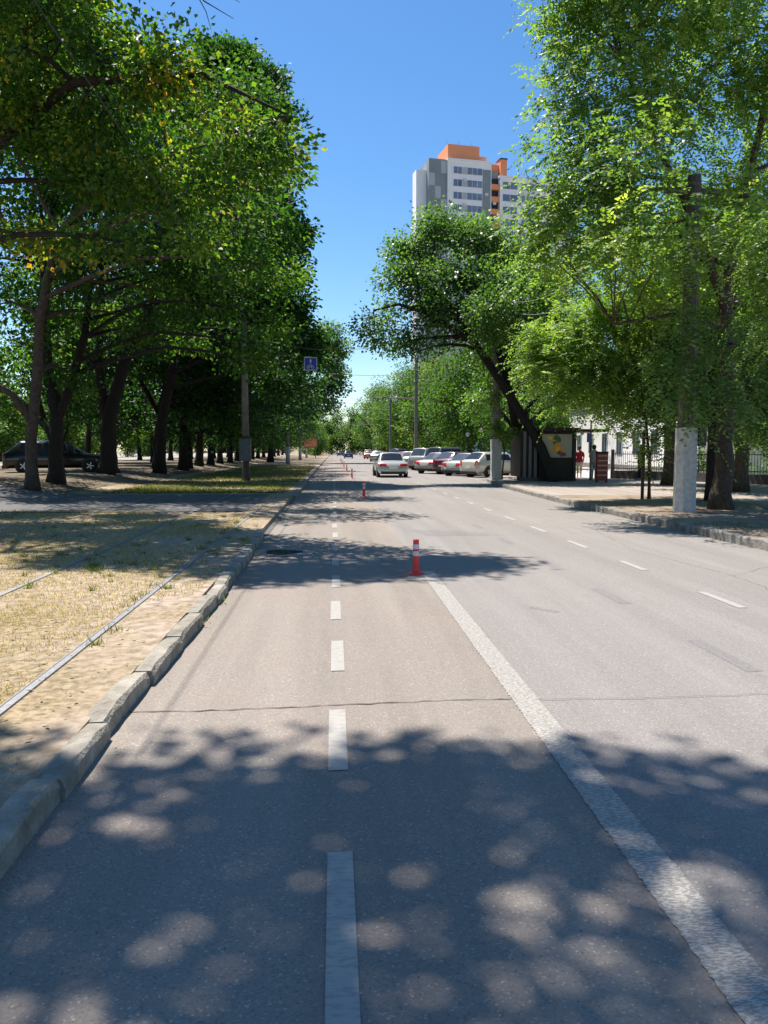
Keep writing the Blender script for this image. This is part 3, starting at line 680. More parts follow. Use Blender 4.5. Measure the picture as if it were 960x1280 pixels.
# further trees of the rows: three forms, copied
def proto(seed, lean, base_x=0, leaf=.27, n=300, per=64, h=16.5, reach=8.2, m=MAPLESHADE, name='maple_tree', spread=3.6, low=3.1, cr=.5, bark=None):
    rnd = random.Random(seed); t = thing(name, 'maple', 'tree', (0, 0, 0))
    bl = []
    for k in range(15):
        f = k/14; z = low+(h-low)*f
        env = math.sin(math.pi*min(1, .22+f*.75))
        bl.append((lean*(.35+.5*f)+reach*env*rnd.uniform(-.35, .85)*.62, rnd.uniform(-1, 1)*spread*env, z, 2.1*env+.7, 2.2*env+.6, 1.6))
    for k in range(4): bl.append((reach*rnd.uniform(.55, .95)+lean*.2, rnd.uniform(-2.5, 2.5), rnd.uniform(low+.6, h*.75), 1.6, 2.0, 1.3))
    tree(t, [([(0, 0, 0), (.05, 0, 2), (lean*.15, .1, 4.5), (lean*.45, 0, 8), (lean*.8, .2, 12)], [.31, .27, .23, .17, .1]),
             ([(lean*.1, .1, 3.4), (-.9, .2, 5.5), (-1.5, -.3, 8.5)], [.19, .15, .08]), ([(lean*.15, .1, 4.2), (2.2, -.2, 6.6), (4.6, .1, 9)], [.19, .14, .07])],
         bl, n, per, leaf, cr, m, bark or M['bark'], seed=seed, shell=.55, ntwig=14)
    remember(t); return t
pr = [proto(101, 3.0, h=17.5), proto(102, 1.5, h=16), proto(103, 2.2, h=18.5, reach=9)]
used = [False]*3
def plant(i, x, y, label, group, s=1, rz=0, protos=pr, usedl=used, z=None, mirror=False):
    src = protos[i]
    o = src if not usedl[i] else copy_tree(src)
    usedl[i] = True
    o.location = (x, y, lz(x) if z is None else z); o.rotation_euler = (0, 0, rz); o.scale = (s, s*(-1 if mirror else 1), s)
    o['label'] = label; o['group'] = group; o['category'] = 'tree'
    return o
rnd = random.Random(50)
row = [(-10.9, 48.5), (-9.9, 51.5), (-10.2, 55), (-10.4, 60.5), (-10.4, 66), (-10.5, 72), (-10.4, 78.5), (-10.6, 86), (-10.4, 94), (-10.6, 102), (-10.9, 112), (-11, 122), (-11, 134), (-11.2, 146), (-11.4, 160), (-11.6, 176), (-11.8, 194)]
for k, (x, y) in enumerate(row):
    o_ = 'next in the front row after the wide V trunk' if k == 0 else None
    lab = 'dark maple trunk in the front row, first beyond the wide V trunk' if k == 0 else ('dark maple in the front row level with the grey cabinet pole' if k == 1 else 'dark maple of the receding front row, far along the left verge')
    sc = .95+.1*math.sin(k*2.4) if y < 75 else .88+.06*math.sin(k*2)
    plant(k % 3, x, y, lab, GL, sc, rnd.uniform(-.25, .25), mirror=bool(k % 2))
GB = 'maples of the back rows on the left'
for k in range(9):
    plant((k+1) % 3, -17+rnd.uniform(-.8, .8), 33+k*12.5+rnd.uniform(-1.5, 1.5), 'maple of a back row behind the black car and the front trunks', GB, rnd.uniform(.8, .95), rnd.uniform(-.5, .5)+ (math.pi if k % 3 == 0 else 0))
for k in range(4):
    plant(k % 3, -22+rnd.uniform(-.8, .8), 26+k*21+rnd.uniform(-1.5, 1.5), 'maple of a back row behind the black car and the front trunks', GB, rnd.uniform(.75, .9), rnd.uniform(-.5, .5)+math.pi*(k % 2))
# nearer big dark mass that makes the stepped outline against the sky
x0, y0 = -9.9, 44.6; z0 = lz(x0)
t = T('tallest dark maple whose stepped crown edge stands against the sky beside the blue sign', x0, y0, GL)
tree(t, [([(0, 0, 0), (.2, 0, 3), (1, 0, 6.5), (2.6, 0, 11), (4.4, 0, 17)], [.32, .27, .23, .18, .12]), ([(1, 0, 6.5), (3.6, 0, 9), (7, 0, 11)], [.2, .14, .07])],
     crown([(345, 100, 0, 1.7), (312, 88, 1, 2.0), (362, 150, 0, 1.5), (345, 190, -1, 2.2), (300, 160, 1, 3.0), (370, 205, 0, .8), (355, 250, 0, 2.0), (378, 292, 0, 1.6), (340, 310, -1, 2.4), (375, 340, 0, 1.5),
            (385, 380, 0, 1.2), (360, 400, 0, 2.0), (330, 420, -1, 1.8), (395, 420, 1, 1.1), (300, 260, 1, 3.0), (380, 450, 1, 1.3), (350, 480, 1, 1.2), (272, 85, 1, 1.8), (395, 288, 0, .6), (383, 140, 0, .35)], y0-4, x0, y0, z0, .72),
     640, 100, .21, .42, MAPLESHADE, M['bark'], seed=44, shell=.6)
DXP = False
x0, y0 = -8.0, 98; z0 = .1
t = T('sunlit maple far along the left row, its crown bulging into the sky over the road', x0, y0, GL)
tree(t, [([(0, 0, 0), (.2, 0, 3), (2, 0, 8), (6, 0, 13)], [.4, .34, .26, .12])],
     crown([(408, 415, 0, 1.8), (418, 430, 0, 1.5), (428, 440, 1, 1.0), (415, 455, 0, 1.8), (424, 480, 0, 1.2), (405, 490, 0, 2.2), (410, 510, 0, 1.3), (395, 440, 0, 2.2), (418, 462, 3, 1.5), (430, 425, 1, .5)], y0, x0, y0, z0),
     260, 50, .30, .6, DISTANT, M['bark'], seed=45, shell=.6)

# small bare-tipped twigs high at top left centre belong to a tall maple farther back
# ---- right side: the leaning tree over the kiosk
x0, y0, z0 = 10.3, 35.3, .15
t = thing('ash_tree', 'leaning ash tree with two dark trunks crossing the kiosk, round crown over the parked cars', 'tree', (x0, y0, z0))
tree(t, [([(0, 0, 0), (-.5, .6, 1.6), (-1.3, .9, 3.0), (-2.5, 1.3, 5.0), (-3.6, 1.5, 6.6), (-4.7, 1.8, 8.2), (-5.8, 2, 9.4)], [.27, .24, .22, .20, .17, .13, .08]),
         ([(-.75, 2.9, 0), (-1.2, 2.6, 2.0), (-1.6, 1.8, 3.4), (-2.0, 1.9, 5.2), (-2.6, 2.0, 7.2), (-3.2, 2.0, 9.5)], [.25, .22, .20, .18, .14, .08]),
         ([(-3.4, 1.5, 6.4), (-5.6, 1.4, 7.8), (-7.2, 1.4, 8.3), (-8.4, 1.4, 8)], [.14, .10, .07, .04])],
     crown([(560, 300, 2, 1.7), (520, 310, 2, 1.4), (600, 300, 2, 1.6), (500, 345, 1, 1.1), (635, 320, 2, 1.5), (665, 365, 1, 1.3), (490, 390, 1, 1.0), (475, 405, 0, .8), (462, 415, 0, .4), (478, 432, 0, .45),
            (530, 355, 0, 1.5), (570, 350, 1, 1.8), (610, 360, 0, 1.6), (540, 395, 0, 1.2), (515, 415, 1, .9), (580, 395, 1, 1.3), (640, 400, 1, 1.4), (685, 400, 2, 1.2), (660, 440, 2, 1.2), (620, 440, 2, 1.1),
            (700, 370, 3, 1.3), (500, 430, 1, .5), (560, 425, 1, .7), (690, 460, 3, 1.0), (545, 280, 2, .9), (540, 425, .5, .6), (520, 440, .5, .35), (650, 480, 3, .8), (500, 320, 2, .6), (620, 470, 3, 1.1), (665, 500, 4, 1.1), (710, 500, 3, .9), (600, 500, 5, .9), (640, 530, 5, .7), (720, 440, 3, 1.1), (700, 330, 4, .7), (690, 420, -3.5, 1.0), (720, 440, -3, 1.0), (660, 390, -3, 1.1), (740, 400, -3, 1.1), (650, 400, -2, 1.5), (620, 380, -3, 1.2), (680, 350, -2, 1.3), (600, 420, -2, .8), (720, 480, -2.5, .7)], 37, x0, y0, z0),
     1000, 80, .155, .40, ASH, M['bark'], seed=61, shell=.55)

# locust by the right kerb
x0, y0, z0 = 9.55, 18.4, .15
t = thing('locust_tree', 'large feathery light green locust tree with a forked trunk just right of the whitewashed pole', 'tree', (x0, y0, z0))
tree(t, [([(0, 0, 0), (.02, 0, 1.6), (.05, 0, 3.4), (0, .1, 5.0), (.05, .2, 5.4), (.5, .3, 7.6), (1.0, .4, 10), (1.2, .4, 13)], [.245, .21, .18, .155, .15, .10, .07, .04]),
         ([(0, .1, 4.9), (-.5, 0, 6.0), (-1.3, -.1, 7.6), (-1.9, -.1, 8.6), (-2.8, -.2, 10.4)], [.12, .11, .08, .06, .04]),
         ([(-1.4, -.1, 7.8), (-2.4, -.2, 7.9), (-3.4, -.4, 7.4)], [.05, .04, .03]),
         ([(0, .1, 4.4), (-1.4, -.2, 4.7), (-3, -.5, 4.4)], [.07, .05, .03])],
     crown([(738, 20, 0, 1.0), (760, 40, 0, 1.5), (830, 30, 0, 1.6), (900, 40, 1, 1.6), (732, 90, 0, .7), (740, 120, -.5, 1.2), (800, 130, 0, 1.4), (870, 120, 0, 1.5), (940, 110, 0, 1.4), (744, 170, -.5, .75), (760, 200, -1, 1.2), (820, 210, -.5, 1.0),
            (930, 200, 1, 1.3), (744, 240, -1, .7), (738, 285, -1, .62), (750, 270, -1, 1.1), (800, 290, 1.5, 1.1), (880, 260, 2, 1.3), (748, 318, -1, .6), (732, 200, -.5, .4), (750, -40, 0, 1.3), (820, -60, 0, 2), (930, -60, 0, 2), (718, 60, 0, .45), (715, 20, 0, .4),
            (760, 340, 0, .9), (830, 340, 2, 1.2), (900, 330, 2.5, 1.2), (1000, 100, 1, 2), (1020, 230, 1, 1.5), (770, 290, -3, .6), (830, 320, -3, .5), (890, 290, -3.4, .7), (945, 250, -3, .8), (960, 340, -4, .5), (688, 268, -1, .3), (705, 300, -1, .4), (700, 325, -.5, .35), (672, 285, -1, .12), (676, 262, -1, .2), (694, 262, -1, .35), (790, 350, 0, .9), (840, 385, 1, 1.0), (900, 395, 2, 1.0), (770, 305, 1, .9), (790, 160, -3, .7), (740, -110, 0, 1.6), (850, -130, 0, 2.0), (960, -140, 0, 2.0), (900, -60, -3, 1.3), (690, 306, -1, .25), (688, 172, -1, .08)], y0, x0, y0, z0) + [(-2.9, 1.5, 7.8, 1.1, 1.1, .8), (-1.3, 3.5, 7.8, 1.2, 1.2, .8), (-3.6, -1, 7.8, .9, .9, .7), (-.6, 6.6, 7.6, 1.3, 1.3, .8), (.5, 2.2, 8, 1.3, 1.3, .8)],
     980, (13, 13), .122, .36, LOCUST, M['bark2'], style='spray', seed=71, droop=.42, shell=.6, ntwig=16)
# lower feathery tree in front of the kiosk
x0, y0, z0 = 9.37, 22.3, .15
t = thing('locust_sapling', 'slim stemmed young locust at the right kerb with low pale green fronds spreading left', 'tree', (x0, y0, z0))
tree(t, [([(0, 0, 0), (-.03, 0, 1.2), (-.12, .05, 2.2), (-.3, .1, 3.4), (-.9, .1, 5)], [.045, .042, .038, .035, .02]), ([(-.15, 0, 2.4), (-1.2, -.2, 3.2), (-2.6, -.4, 3.7)], [.045, .035, .02])],
     crown([(690, 440, 0, .75), (670, 470, -.3, .4), (720, 410, .3, .8), (760, 400, .5, .9), (740, 460, 0, .8), (790, 440, 0, .9), (700, 478, 0, .5), (722, 492, 0, .32), (770, 490, .3, .7), (810, 390, .8, .9), (830, 440, .3, .8), (800, 510, .3, .5),
            (700, 505, .2, .12), (748, 508, .3, .3), (790, 545, 0, .28), (810, 565, 0, .16), (680, 425, 0, .35), (665, 455, -.3, .25)], 22.0, x0, y0, z0),
     360, (14, 13), .11, .27, LOCUST, M['bark2'], style='spray', seed=72, droop=.25, shell=.6, ntwig=10)
# shaded locust fronds hanging round the pole, tree behind
x0, y0, z0 = 10.9, 21.6, .15
t = thing('locust_tree', 'shaded dark green locust hanging over the pavement behind the whitewashed pole', 'tree', (x0, y0, z0))
tree(t, [([(0, 0, 0), (.1, .2, 2), (0, .2, 4), (.3, 0, 7)], [.14, .12, .1, .05])],
     crown([(850, 420, 0, .9), (900, 420, 0, 1.0), (940, 440, 0, 1.0), (840, 480, 0, .7), (890, 480, 0, .9), (940, 500, 0, .9), (900, 530, 0, .5), (845, 520, .5, .4), (950, 540, 1, .5), (880, 380, 1, 1.1), (945, 380, 1, 1.1), (990, 450, 0, 1.2), (1000, 380, 0, 1.3), (930, 320, 1, 1.2), (820, 460, 1, .6), (850, 440, -5, .35), (835, 480, -5, .3), (875, 470, -5, .4), (860, 405, -5, .3), (890, 505, -5.4, .35), (905, 430, -5.4, .5), (930, 490, -5.4, .4)], 21.5, x0, y0, z0),
     330, (13, 12), .12, .32, ASH, M['bark'], style='spray', seed=73, droop=.7, shell=.6, ntwig=10)
# bright fronds at the right frame edge
x0, y0, z0 = 9.3, 11.6, .15
t = thing('weeping_locust_tree', 'bright lime green weeping fronds entering at the right frame edge', 'tree', (x0, y0, z0))
tree(t, [([(0, 0, 0), (0, .2, 2), (-.4, .6, 4), (-1, 1.2, 5.6)], [.16, .13, .1, .05])],
     crown([(955, 310, 0, .42), (975, 350, 0, .55), (948, 345, 0, .30), (960, 400, 0, .28), (985, 290, 0, .7), (1010, 380, 0, .7), (955, 425, 0, .14), (1060, 320, 0, 1.1)], 13.6, x0, y0, z0),
     130, (11, 17), .062, .20, LOCUST, M['bark2'], style='spray', seed=74, droop=.9, shell=.6, ntwig=12)

# shade trees behind, on the pavement and in the yard
pr2 = [proto(201, 0, h=13, reach=3.2, leaf=.2, n=320, per=75, m=LOCUST, name='locust_tree', spread=3.2, low=3.4, cr=.5, bark=M['bark2']),
       proto(202, .4, h=12, reach=3.4, leaf=.22, n=320, per=75, m=ASH, name='ash_tree', spread=3.4, low=3.6, cr=.5, bark=M['bark2'])]
used2 = [False]*2
plant(0, 14.1, 31.6, 'straight grey-brown trunk on the pavement left of the whitewashed pole', 'shade trees on the right pavement', .85, .5, pr2, used2, .15)
plant(1, 14.4, 26.4, 'light grey trunk on the pavement at the right edge, behind the forked locust', 'shade trees on the right pavement', .85, 1.1, pr2, used2, .15)
GP = 'trees in the yard behind the iron fence'
for x, y, s, k in ((26, 39, 1.0, 0), (31.5, 37, 1.0, 1), (23, 31, .9, 0), (29, 30, .95, 1), (20.0, 36.6, .6, 0)):
    plant(k, x, y, 'yard tree behind the iron fence at right', GP, s, x, pr2, used2, .12)
# beyond the parked cars
pr3 = [proto(301, .5, h=14.5, reach=4, leaf=.25, n=320, per=60, m=MAPLE, name='park_tree', spread=4.2, low=2.6, cr=.65),
       proto(302, 0, h=15, reach=4.4, leaf=.30, n=280, per=50, m=DISTANT, name='park_tree', spread=4.4, low=1.6, cr=.7)]
used3 = [False]*2
GR = 'park trees beyond the parked cars'
for k, (x, y, s, rz, lab) in enumerate(((14.5, 61, .92, .3, 'dark park tree behind the parked cars, between the two lamp globes and the kiosk'),
        (14.4, 69, .95, 1.2, 'dark park tree directly behind the whitewashed lower pole by the parking strip'),
        (13.8, 77, .8, 2.0, 'dark park tree with two bare stems behind the silver cars'))):
    plant(0, x, y, lab, GR, s, rz, pr3, used3, .12)
for k, (x, y, s, i) in enumerate(((33, 80, 1, 0), (21, 80, 1, 1), (40, 74, 1, 0), (12.8, 92, .85, 1), (19, 88, .95, 0), (13.4, 108, .95, 1), (14.5, 122, 1.05, 0), (22, 104, 1, 1), (13, 140, 1.1, 1), (14, 158, 1.15, 0), (11.5, 178, 1.1, 1), (22, 130, 1.1, 0),
        (11.8, 205, 1.25, 1), (13, 236, 1.35, 0), (20, 170, 1.2, 1), (36, 90, 1.1, 0), (30, 110, 1.2, 1))):
    plant(i, x, y, 'park tree of the green wall receding along the right of the road', 'trees receding along the right of the road', s, k*1.3, pr3, used3, .1)
pr4 = [proto(401, 0, h=15, reach=5, leaf=.5, n=220, per=45, m=DISTANT, name='distant_tree', spread=5, low=1.5, cr=1.0)]
used4 = [False]
for k in range(30):
    x = -62+k*4.6+rnd.uniform(-1.5, 1.5)
    plant(0, x, 290+rnd.uniform(-12, 25)+abs(x)*.2, 'distant tree closing the end of the road', 'trees closing the end of the road', rnd.uniform(.85, 1.2), k*1.7, pr4, used4, 0)
for k in range(16):
    plant(0, -33+rnd.uniform(-3, 3), 34+k*8.5, 'sunlit low-crowned tree seen between the dark trunks on the left', 'sunlit trees seen between the left trunks', rnd.uniform(.42, .62), k*1.1, pr4, used4, .5)
for k in range(13):
    plant(0, -66+rnd.uniform(-2, 2), 55+k*13, 'sunlit tree beyond the pale road on the far left', 'trees beyond the pale road on the left', rnd.uniform(.75, 1.0), k*1.1, pr4, used4, .5)
for k in range(5):
    plant(0, -3+rnd.uniform(-2.5, 2.5)-k*1.2, 215+k*14, 'pale green tree at the far end of the tram tracks', 'trees at the far end of the tram tracks', rnd.uniform(.55, .8), k*2.1, pr4, used4, .1)
# small leafy growth round the lower right pole
t = thing('climbing_shrub', 'bright yellow-green sapling leaves growing round the top of the whitewashed pole by the cars', 'shrub', (8.35, 37.9, .15))
tree(t, [([(0, 0, 0), (.15, .1, 1.4), (-.2, 0, 3), (-.3, -.1, 4.6)], [.05, .04, .03, .02])],
     crown([(622, 535, 0, .42), (612, 515, 0, .4), (600, 525, .2, .25), (618, 495, 0, .3), (628, 545, -.2, .3), (640, 540, 0, .3)], 37.2, 8.35, 37.9, .15), 60, 34, .11, .16, LOCUST, M['bark2'], seed=77, sides=4)
# bushes
def bush(label, x, y, sx, sy, sz, m, seed, name='bush', group=None, z=.13):
    t = thing(name, label, 'bush', (x, y, z), 0, group)
    tree(t, [([(0, 0, 0), (.02, 0, sz*.5)], [.05, .03])], [(0, 0, sz*.55, sx, sy, sz*.5)], 60, 45, .10, .22, m, M['bark'], seed=seed, sides=4, shell=.5)
bush('yellow-green hedge shrub behind the iron fence right of the whitewashed pole', 18.0, 37.0, 1.9, .7, 1.7, DISTANT, 81)
bush('yellow-green hedge shrub behind the iron fence at the right frame edge', 21.0, 33.4, 1.8, .8, 1.8, DISTANT, 82)
bush('low hedge behind the white hatchback rear of the parking strip', 14.8, 50, 1.2, 2.6, 1.0, ASH, 83)
bush('low round shrub under the trees beyond the kiosk', 13.6, 46.2, .9, 1.2, .9, ASH, 84)

# ------------------------------------------------------------------ posts on the bike lane edge
def delineator():
    t = thing('traffic_post', 'x', 'bollard', (0, 0, 0))
    mb = MB()
    mb.lathe([(.11, 0), (.11, .010), (.095, .018), (.056, .026), (.046, .04), (.043, .07), (.041, .16)], 20)
    mb.build('base', M['orange'], t, False)
    a = MB().lathe([(.040, .16), (.040, .235)], 18); b_ = MB().lathe([(.042, .235), (.042, .29)], 18)
    MB().lathe([(.040, .16), (.039, .235)], 18, cap=False).build('post', M['orange'], t, True)
    MB().lathe([(.0405, .235), (.0405, .295)], 18, cap=False).build('reflective_band', M['reflect'], t, True)
    MB().lathe([(.039, .295), (.039, .325)], 18, cap=False).build('post', M['orange'], t, True)
    MB().lathe([(.0405, .325), (.0405, .385)], 18, cap=False).build('reflective_band', M['reflect'], t, True)
    MB().lathe([(.039, .385), (.039, .435), (.034, .445), (.0, .447)], 18, cap=False).build('post', M['orange'], t, True)
    remember(t); return t
d0 = delineator()
labs = ['nearest orange post with two pale bands, at the end of the solid white line',
        'second striped orange post, in tree shade on a worn painted triangle', 'third striped post along the bike lane, level with the white sedan',
        'fourth striped post along the bike lane', 'fifth striped post along the bike lane', 'sixth striped post along the bike lane', 'seventh striped post along the bike lane, farthest']
for k, (x, y) in enumerate(((1.06, 9.85), (1.02, 26.1), (1.04, 44.1), (.97, 57.2), (.98, 73.6), (.99, 92), (.95, 112))):
    o = d0 if k == 0 else copy_tree(d0)
    o.location = (x, y, .004); o['label'] = labs[k]; o['group'] = 'striped posts along the bike lane'; o.rotation_euler = (0, 0, k)
    if k: o.scale = (1.12, 1.12, 1.25)

# broken drain hole by the kerb
t = thing('drain_hole', 'broken round drain hole with a pale cement collar and weeds beside the left kerb', 'drain', (-.80, 12.0, .004)); t.scale = (1.15, 1.25, 1)
V = []; F = []; n = 36
rd = random.Random(9)
ri = [1+.12*math.sin(3*2*math.pi*i/n+1)+rd.uniform(-.05, .05) for i in range(n)]
for i in range(n):
    a = 2*math.pi*i/n; V += [(.25*ri[i]*math.cos(a), .23*ri[i]*math.sin(a), .012), (.43*(.9+.1*ri[i])*math.cos(a), .40*math.sin(a), .008)]
F = [(2*i, 2*i+1, (2*i+3) % (2*n), (2*i+2) % (2*n)) for i in range(n)]
mesh('collar', V, F, M['polegrey'], t)
mesh('pit', [(.26*ri[i]*math.cos(2*math.pi*i/n), .24*ri[i]*math.sin(2*math.pi*i/n), .006) for i in range(n)], [tuple(range(n))], plain('pit_dark', (.006, .006, .005), 1), t)
mesh('cement_patch', [(-.44, -.12, .011), (-.30, -.16, .013), (-.27, .1, .013), (-.42, .14, .011)], [(0, 1, 2, 3)], M['concrete'], t)
pts = [(-.80+random.gauss(0, .10), 12.0+random.gauss(0, .09), .008) for q in range(70)]
tag(blades('drain_weeds', pts, .02, .06, .006, GRASSGREEN, 14, (0, .6)), 'tuft of weeds growing inside the broken drain hole', 'weeds', kind='stuff')

# ------------------------------------------------------------------ poles
def octa(mb, r0, r1, z0, z1, n=8, c=(0, 0, 0), ph=.39): mb.lathe([(r0, z0), (r1, z1)], n, c, ph=ph)
t = thing('utility_pole', 'tall dark pole with a thick whitewashed faceted concrete foot beside the right kerb', 'pole', (8.32, 17.75, .15))
mb = MB(); mb.lathe([(.26, -.1), (.25, 1.96), (.235, 1.98)], 8, ph=.2); mb.build('foot', M['polepaint'], t)
MB().lathe([(.215, 1.98), (.20, 2.35), (.185, 4.0), (.16, 7.6), (.15, 7.75)], 10).build('shaft', M['polebrown'], t)
MB().box(.24, .42, -.15, .12, 1.55, 1.98).build('junction_box', M['iron'], t)
mb = MB(); mb.box(-.7, .9, -.04, .04, 7.35, 7.45)
for x in (-.6, -.2, .4, .8): mb.lathe([(.02, 7.45), (.04, 7.5), (.05, 7.56), (.02, 7.62)], 8, (x, 0, 0))
mb.build('crossarm', M['polebrown'], t)
t = thing('utility_pole', 'whitewashed square-footed pole standing before the white parked car', 'pole', (7.95, 37.4, .15))
MB().box(-.235, .235, -.22, .22, -.1, 2.0).build('foot', M['polepaint'], t)
MB().lathe([(.20, 2.0), (.17, 5.5), (.14, 9.2)], 8, ph=.39).build('shaft', M['polegrey'], t)
mb = MB(); mb.box(-.25, .25, -.25, -.20, 2.0, 2.42); mb.build('junction_box', M['polegrey'], t)
MB().lathe([(.06, -.262), (.06, -.25)], 12, (.02, 0, 2.2), ax='y').build('hole', M['iron'], t)
mb = MB(); mb.tube([(0, 0, 8.3), (-4.2, 0, 8.35)], .045, 6); mb.tube([(0, 0, 9.1), (-3.6, 0, 8.4)], .015, 5); mb.build('bracket_arm', M['polegrey'], t)
def armpole(label, x, y, top, arms, z=0.0, group='trolley poles right of the road'):
    t = thing('trolley_pole', label, 'pole', (x, y, z), 0, group)
    MB().lathe([(.19, 0), (.17, 2.5), (.13, top)], 10).build('shaft', M['polegrey'], t)
    MB().lathe([(.2, 0), (.2, 1.35)], 10).build('whitewashed_base', M['polepaint'], t)
    for (za, ln) in arms:
        mb = MB(); mb.tube([(0, 0, za), (-ln, 0, za+.05)], .05, 6); mb.tube([(0, 0, za+.75), (-ln*.75, 0, za+.06)], .02, 5)
        mb.lathe([(.03, za-.12), (.05, za-.05), (.03, za)], 6, (-ln*.9, 0, 0)); mb.build('bracket_arm', M['polegrey'], t)
    return t
t = armpole('slim tall pole with a bracket arm and street lamp rising behind the red car', 7.5, 70, 9.9, [(6.3, 4.3)])
mb = MB(); mb.tube([(0, 0, 9.8), (-1.2, 0, 10.8), (-2.2, 0, 11.2)], .04, 6); mb.build('lamp_arm', M['polegrey'], t)
MB().box(-2.9, -2.1, -.14, .14, 11.1, 11.25).build('lamp_head', M['reflect'], t)
armpole('far trolley pole with a long bracket arm, beyond the slim tall pole', 7.6, 103, 8.6, [(7.0, 5.0)])
armpole('farthest trolley pole on the right, small above the distant cars', 7.8, 150, 8.6, [(6.6, 5.0)])
# left poles
t = thing('tram_pole', 'dark tram pole between the tracks carrying a grey steel cabinet', 'pole', (-4.3, 38.2, .1), 0, 'tram poles between the tracks')
MB().lathe([(.24, -.05), (.17, .5), (.15, 2.4)], 10).build('lower_shaft', M['polebrown'], t, True)
MB().lathe([(.17, 2.2), (.145, 5.9), (.12, 9.2)], 10).build('shaft', M['polegrey'], t, True)
mb = MB(); mb.box(-.28, .27, -.36, -.02, .98, 2.02); mb.box(-.31, .30, -.39, .01, 2.02, 2.06); cb = mb.build('cabinet', M['cabinet'], t)
MB().box(-.24, .23, -.368, -.362, 1.02, 1.98).build('door', M['cabinet'], cb)
mb = MB(); mb.tube([(0, 0, 7.4), (1.9, 0, 7.45)], .04, 6); mb.tube([(0, 0, 7.4), (-2.1, 0, 7.45)], .04, 6); mb.build('bracket_arm', M['polegrey'], t)
for k, (y, x, lab) in enumerate(((84, -4.95, 'slim tram pole with whitewashed foot, second along the track'), (118, -5.1, 'third tram pole along the track, small in the distance'), (152, -5.3, 'fourth tram pole along the track, tiny in the distance'))):
    t = thing('tram_pole', lab, 'pole', (x, y, .1), 0, 'tram poles between the tracks')
    MB().lathe([(.19, 1.9), (.14, 8.6)], 8).build('shaft', M['polegrey'], t, True)
    MB().lathe([(.24, -.05), (.22, 1.9)], 8).build('whitewashed_base', M['polepaint'], t, True)
    mb = MB(); mb.tube([(0, 0, 7.2), (1.9, 0, 7.25)], .04, 6); mb.tube([(0, 0, 7.2), (-2.1, 0, 7.25)], .04, 6); mb.build('bracket_arm', M['polegrey'], t)
# wires
def wire(label, pts, sag=.3, r=.012, group=None, m=None, n=14):
    out = []
    for a, b in zip(pts, pts[1:]):
        a, b = Vector(a), Vector(b)
        for k in range(n):
            f = k/n; p = a.lerp(b, f); p.z -= sag*4*f*(1-f); out.append(p)
    out.append(Vector(pts[-1]))
    o = MB().tube(out, r, 5).build('overhead_wire', m or M['cable']); return tag(o, label, 'wire', group)
wire('tram contact wire over the nearer track', [(-2.66, -10, 5.7), (-2.66, 38, 5.8), (-2.9, 84, 5.8), (-3.2, 118, 5.8), (-3.6, 152, 5.8)], .12, .006, m=M['cabledark'])
wire('second tram contact wire over the farther track', [(-6.5, -10, 5.7), (-6.5, 38, 5.8), (-7, 84, 5.8), (-7.2, 150, 5.8)], .12, .006, m=M['cabledark'])
wire('cross span wire holding the blue sign above the bike lane', [(-4.3, 40.2, 7.55), (-1.15, 40, 6.75), (3.2, 39.2, 6.8), (7.95, 37.4, 8.6)], .05, .014)
wire('thin cable dropping from the trees at upper left towards the cabinet pole', [(-9.5, 22, 9.4), (-4.35, 38, 7.2)], .45, .006)
wire('cable continuing past the cabinet pole to the second tram pole', [(-4.25, 38.3, 6.3), (-5.0, 84, 6.9)], .3, .018)
P1 = (8.32, 17.75, 7.6); P2 = (7.95, 37.4, 9.2); P3 = (7.5, 70, 9.8)
for k, (dx, dz, lab) in enumerate(((-.6, 0, 'upper'), (-.15, -.5, 'middle'), (.5, -1.3, 'lower'))):
    wire('%s sagging cable strung between the right-hand poles through the leaning tree' % lab, [(P1[0]+dx, P1[1], P1[2]+dz), (P2[0]+dx*.6, P2[1], P2[2]+dz), (P3[0]+dx*.3, P3[1], P3[2]+dz*1.2-.3)], 1.3, .014, 'cables between the right-hand poles')
wire('bundled cable running from the whitewashed pole foot side to the right frame edge', [(8.4, 17.7, 6.3), (11.6, 14.0, 6.9)], .08, .022)
wire('thin cable from the top of the dark pole to the right frame edge', [(8.5, 17.7, 7.6), (12.6, 12.5, 8.3)], .1, .012)
for y in (58, 96, 130):
    wire('thin span wire across the road %s' % {58: 'just beyond the white sedan', 96: 'above the farther parked cars', 130: 'near the dark blue car'}[y], [(-5, y, 8), (7.6, y+8, 8.2)], .5, .014, 'span wires across the road')

# hanging blue sign
t = thing('hanging_sign', 'square blue sign with white arrow and bicycle symbols hung above the bike lane', 'sign', (-1.15, 40, 6.02))
MB().box(-.33, .33, -.012, .012, -.33, .33).build('panel', plain('sign_white', (.62, .64, .72), .4), t)
MB().box(-.295, .295, -.018, -.013, -.295, .295).build('face', plain('sign_blue', (.012, .045, .42), .4), t)
mb = MB()
def sp(pts): mb.add([(x, -.021, z) for x, z in pts], [tuple(range(len(pts)))])
sp([(-.03, .03), (.03, .03), (.03, .15), (.075, .13), (0, .26), (-.075, .13), (-.03, .15)])
def ring(cx, cz, r):
    n = 14; V = []
    for i in range(n):
        a = 2*math.pi*i/n; V += [(cx+r*math.cos(a), -.021, cz+r*math.sin(a)), (cx+(r-.02)*math.cos(a), -.021, cz+(r-.02)*math.sin(a))]
    mb.add(V, [(2*i, (2*i+2) % (2*n), (2*i+3) % (2*n), 2*i+1) for i in range(n)])
ring(-.13, -.17, .075); ring(.10, -.17, .075)
def bar(a, b, wd=.012):
    a, b = Vector(a), Vector(b); d = (b-a).normalized(); q = Vector((-d.y, d.x))*wd
    sp([a-q, b-q, b+q, a+q])
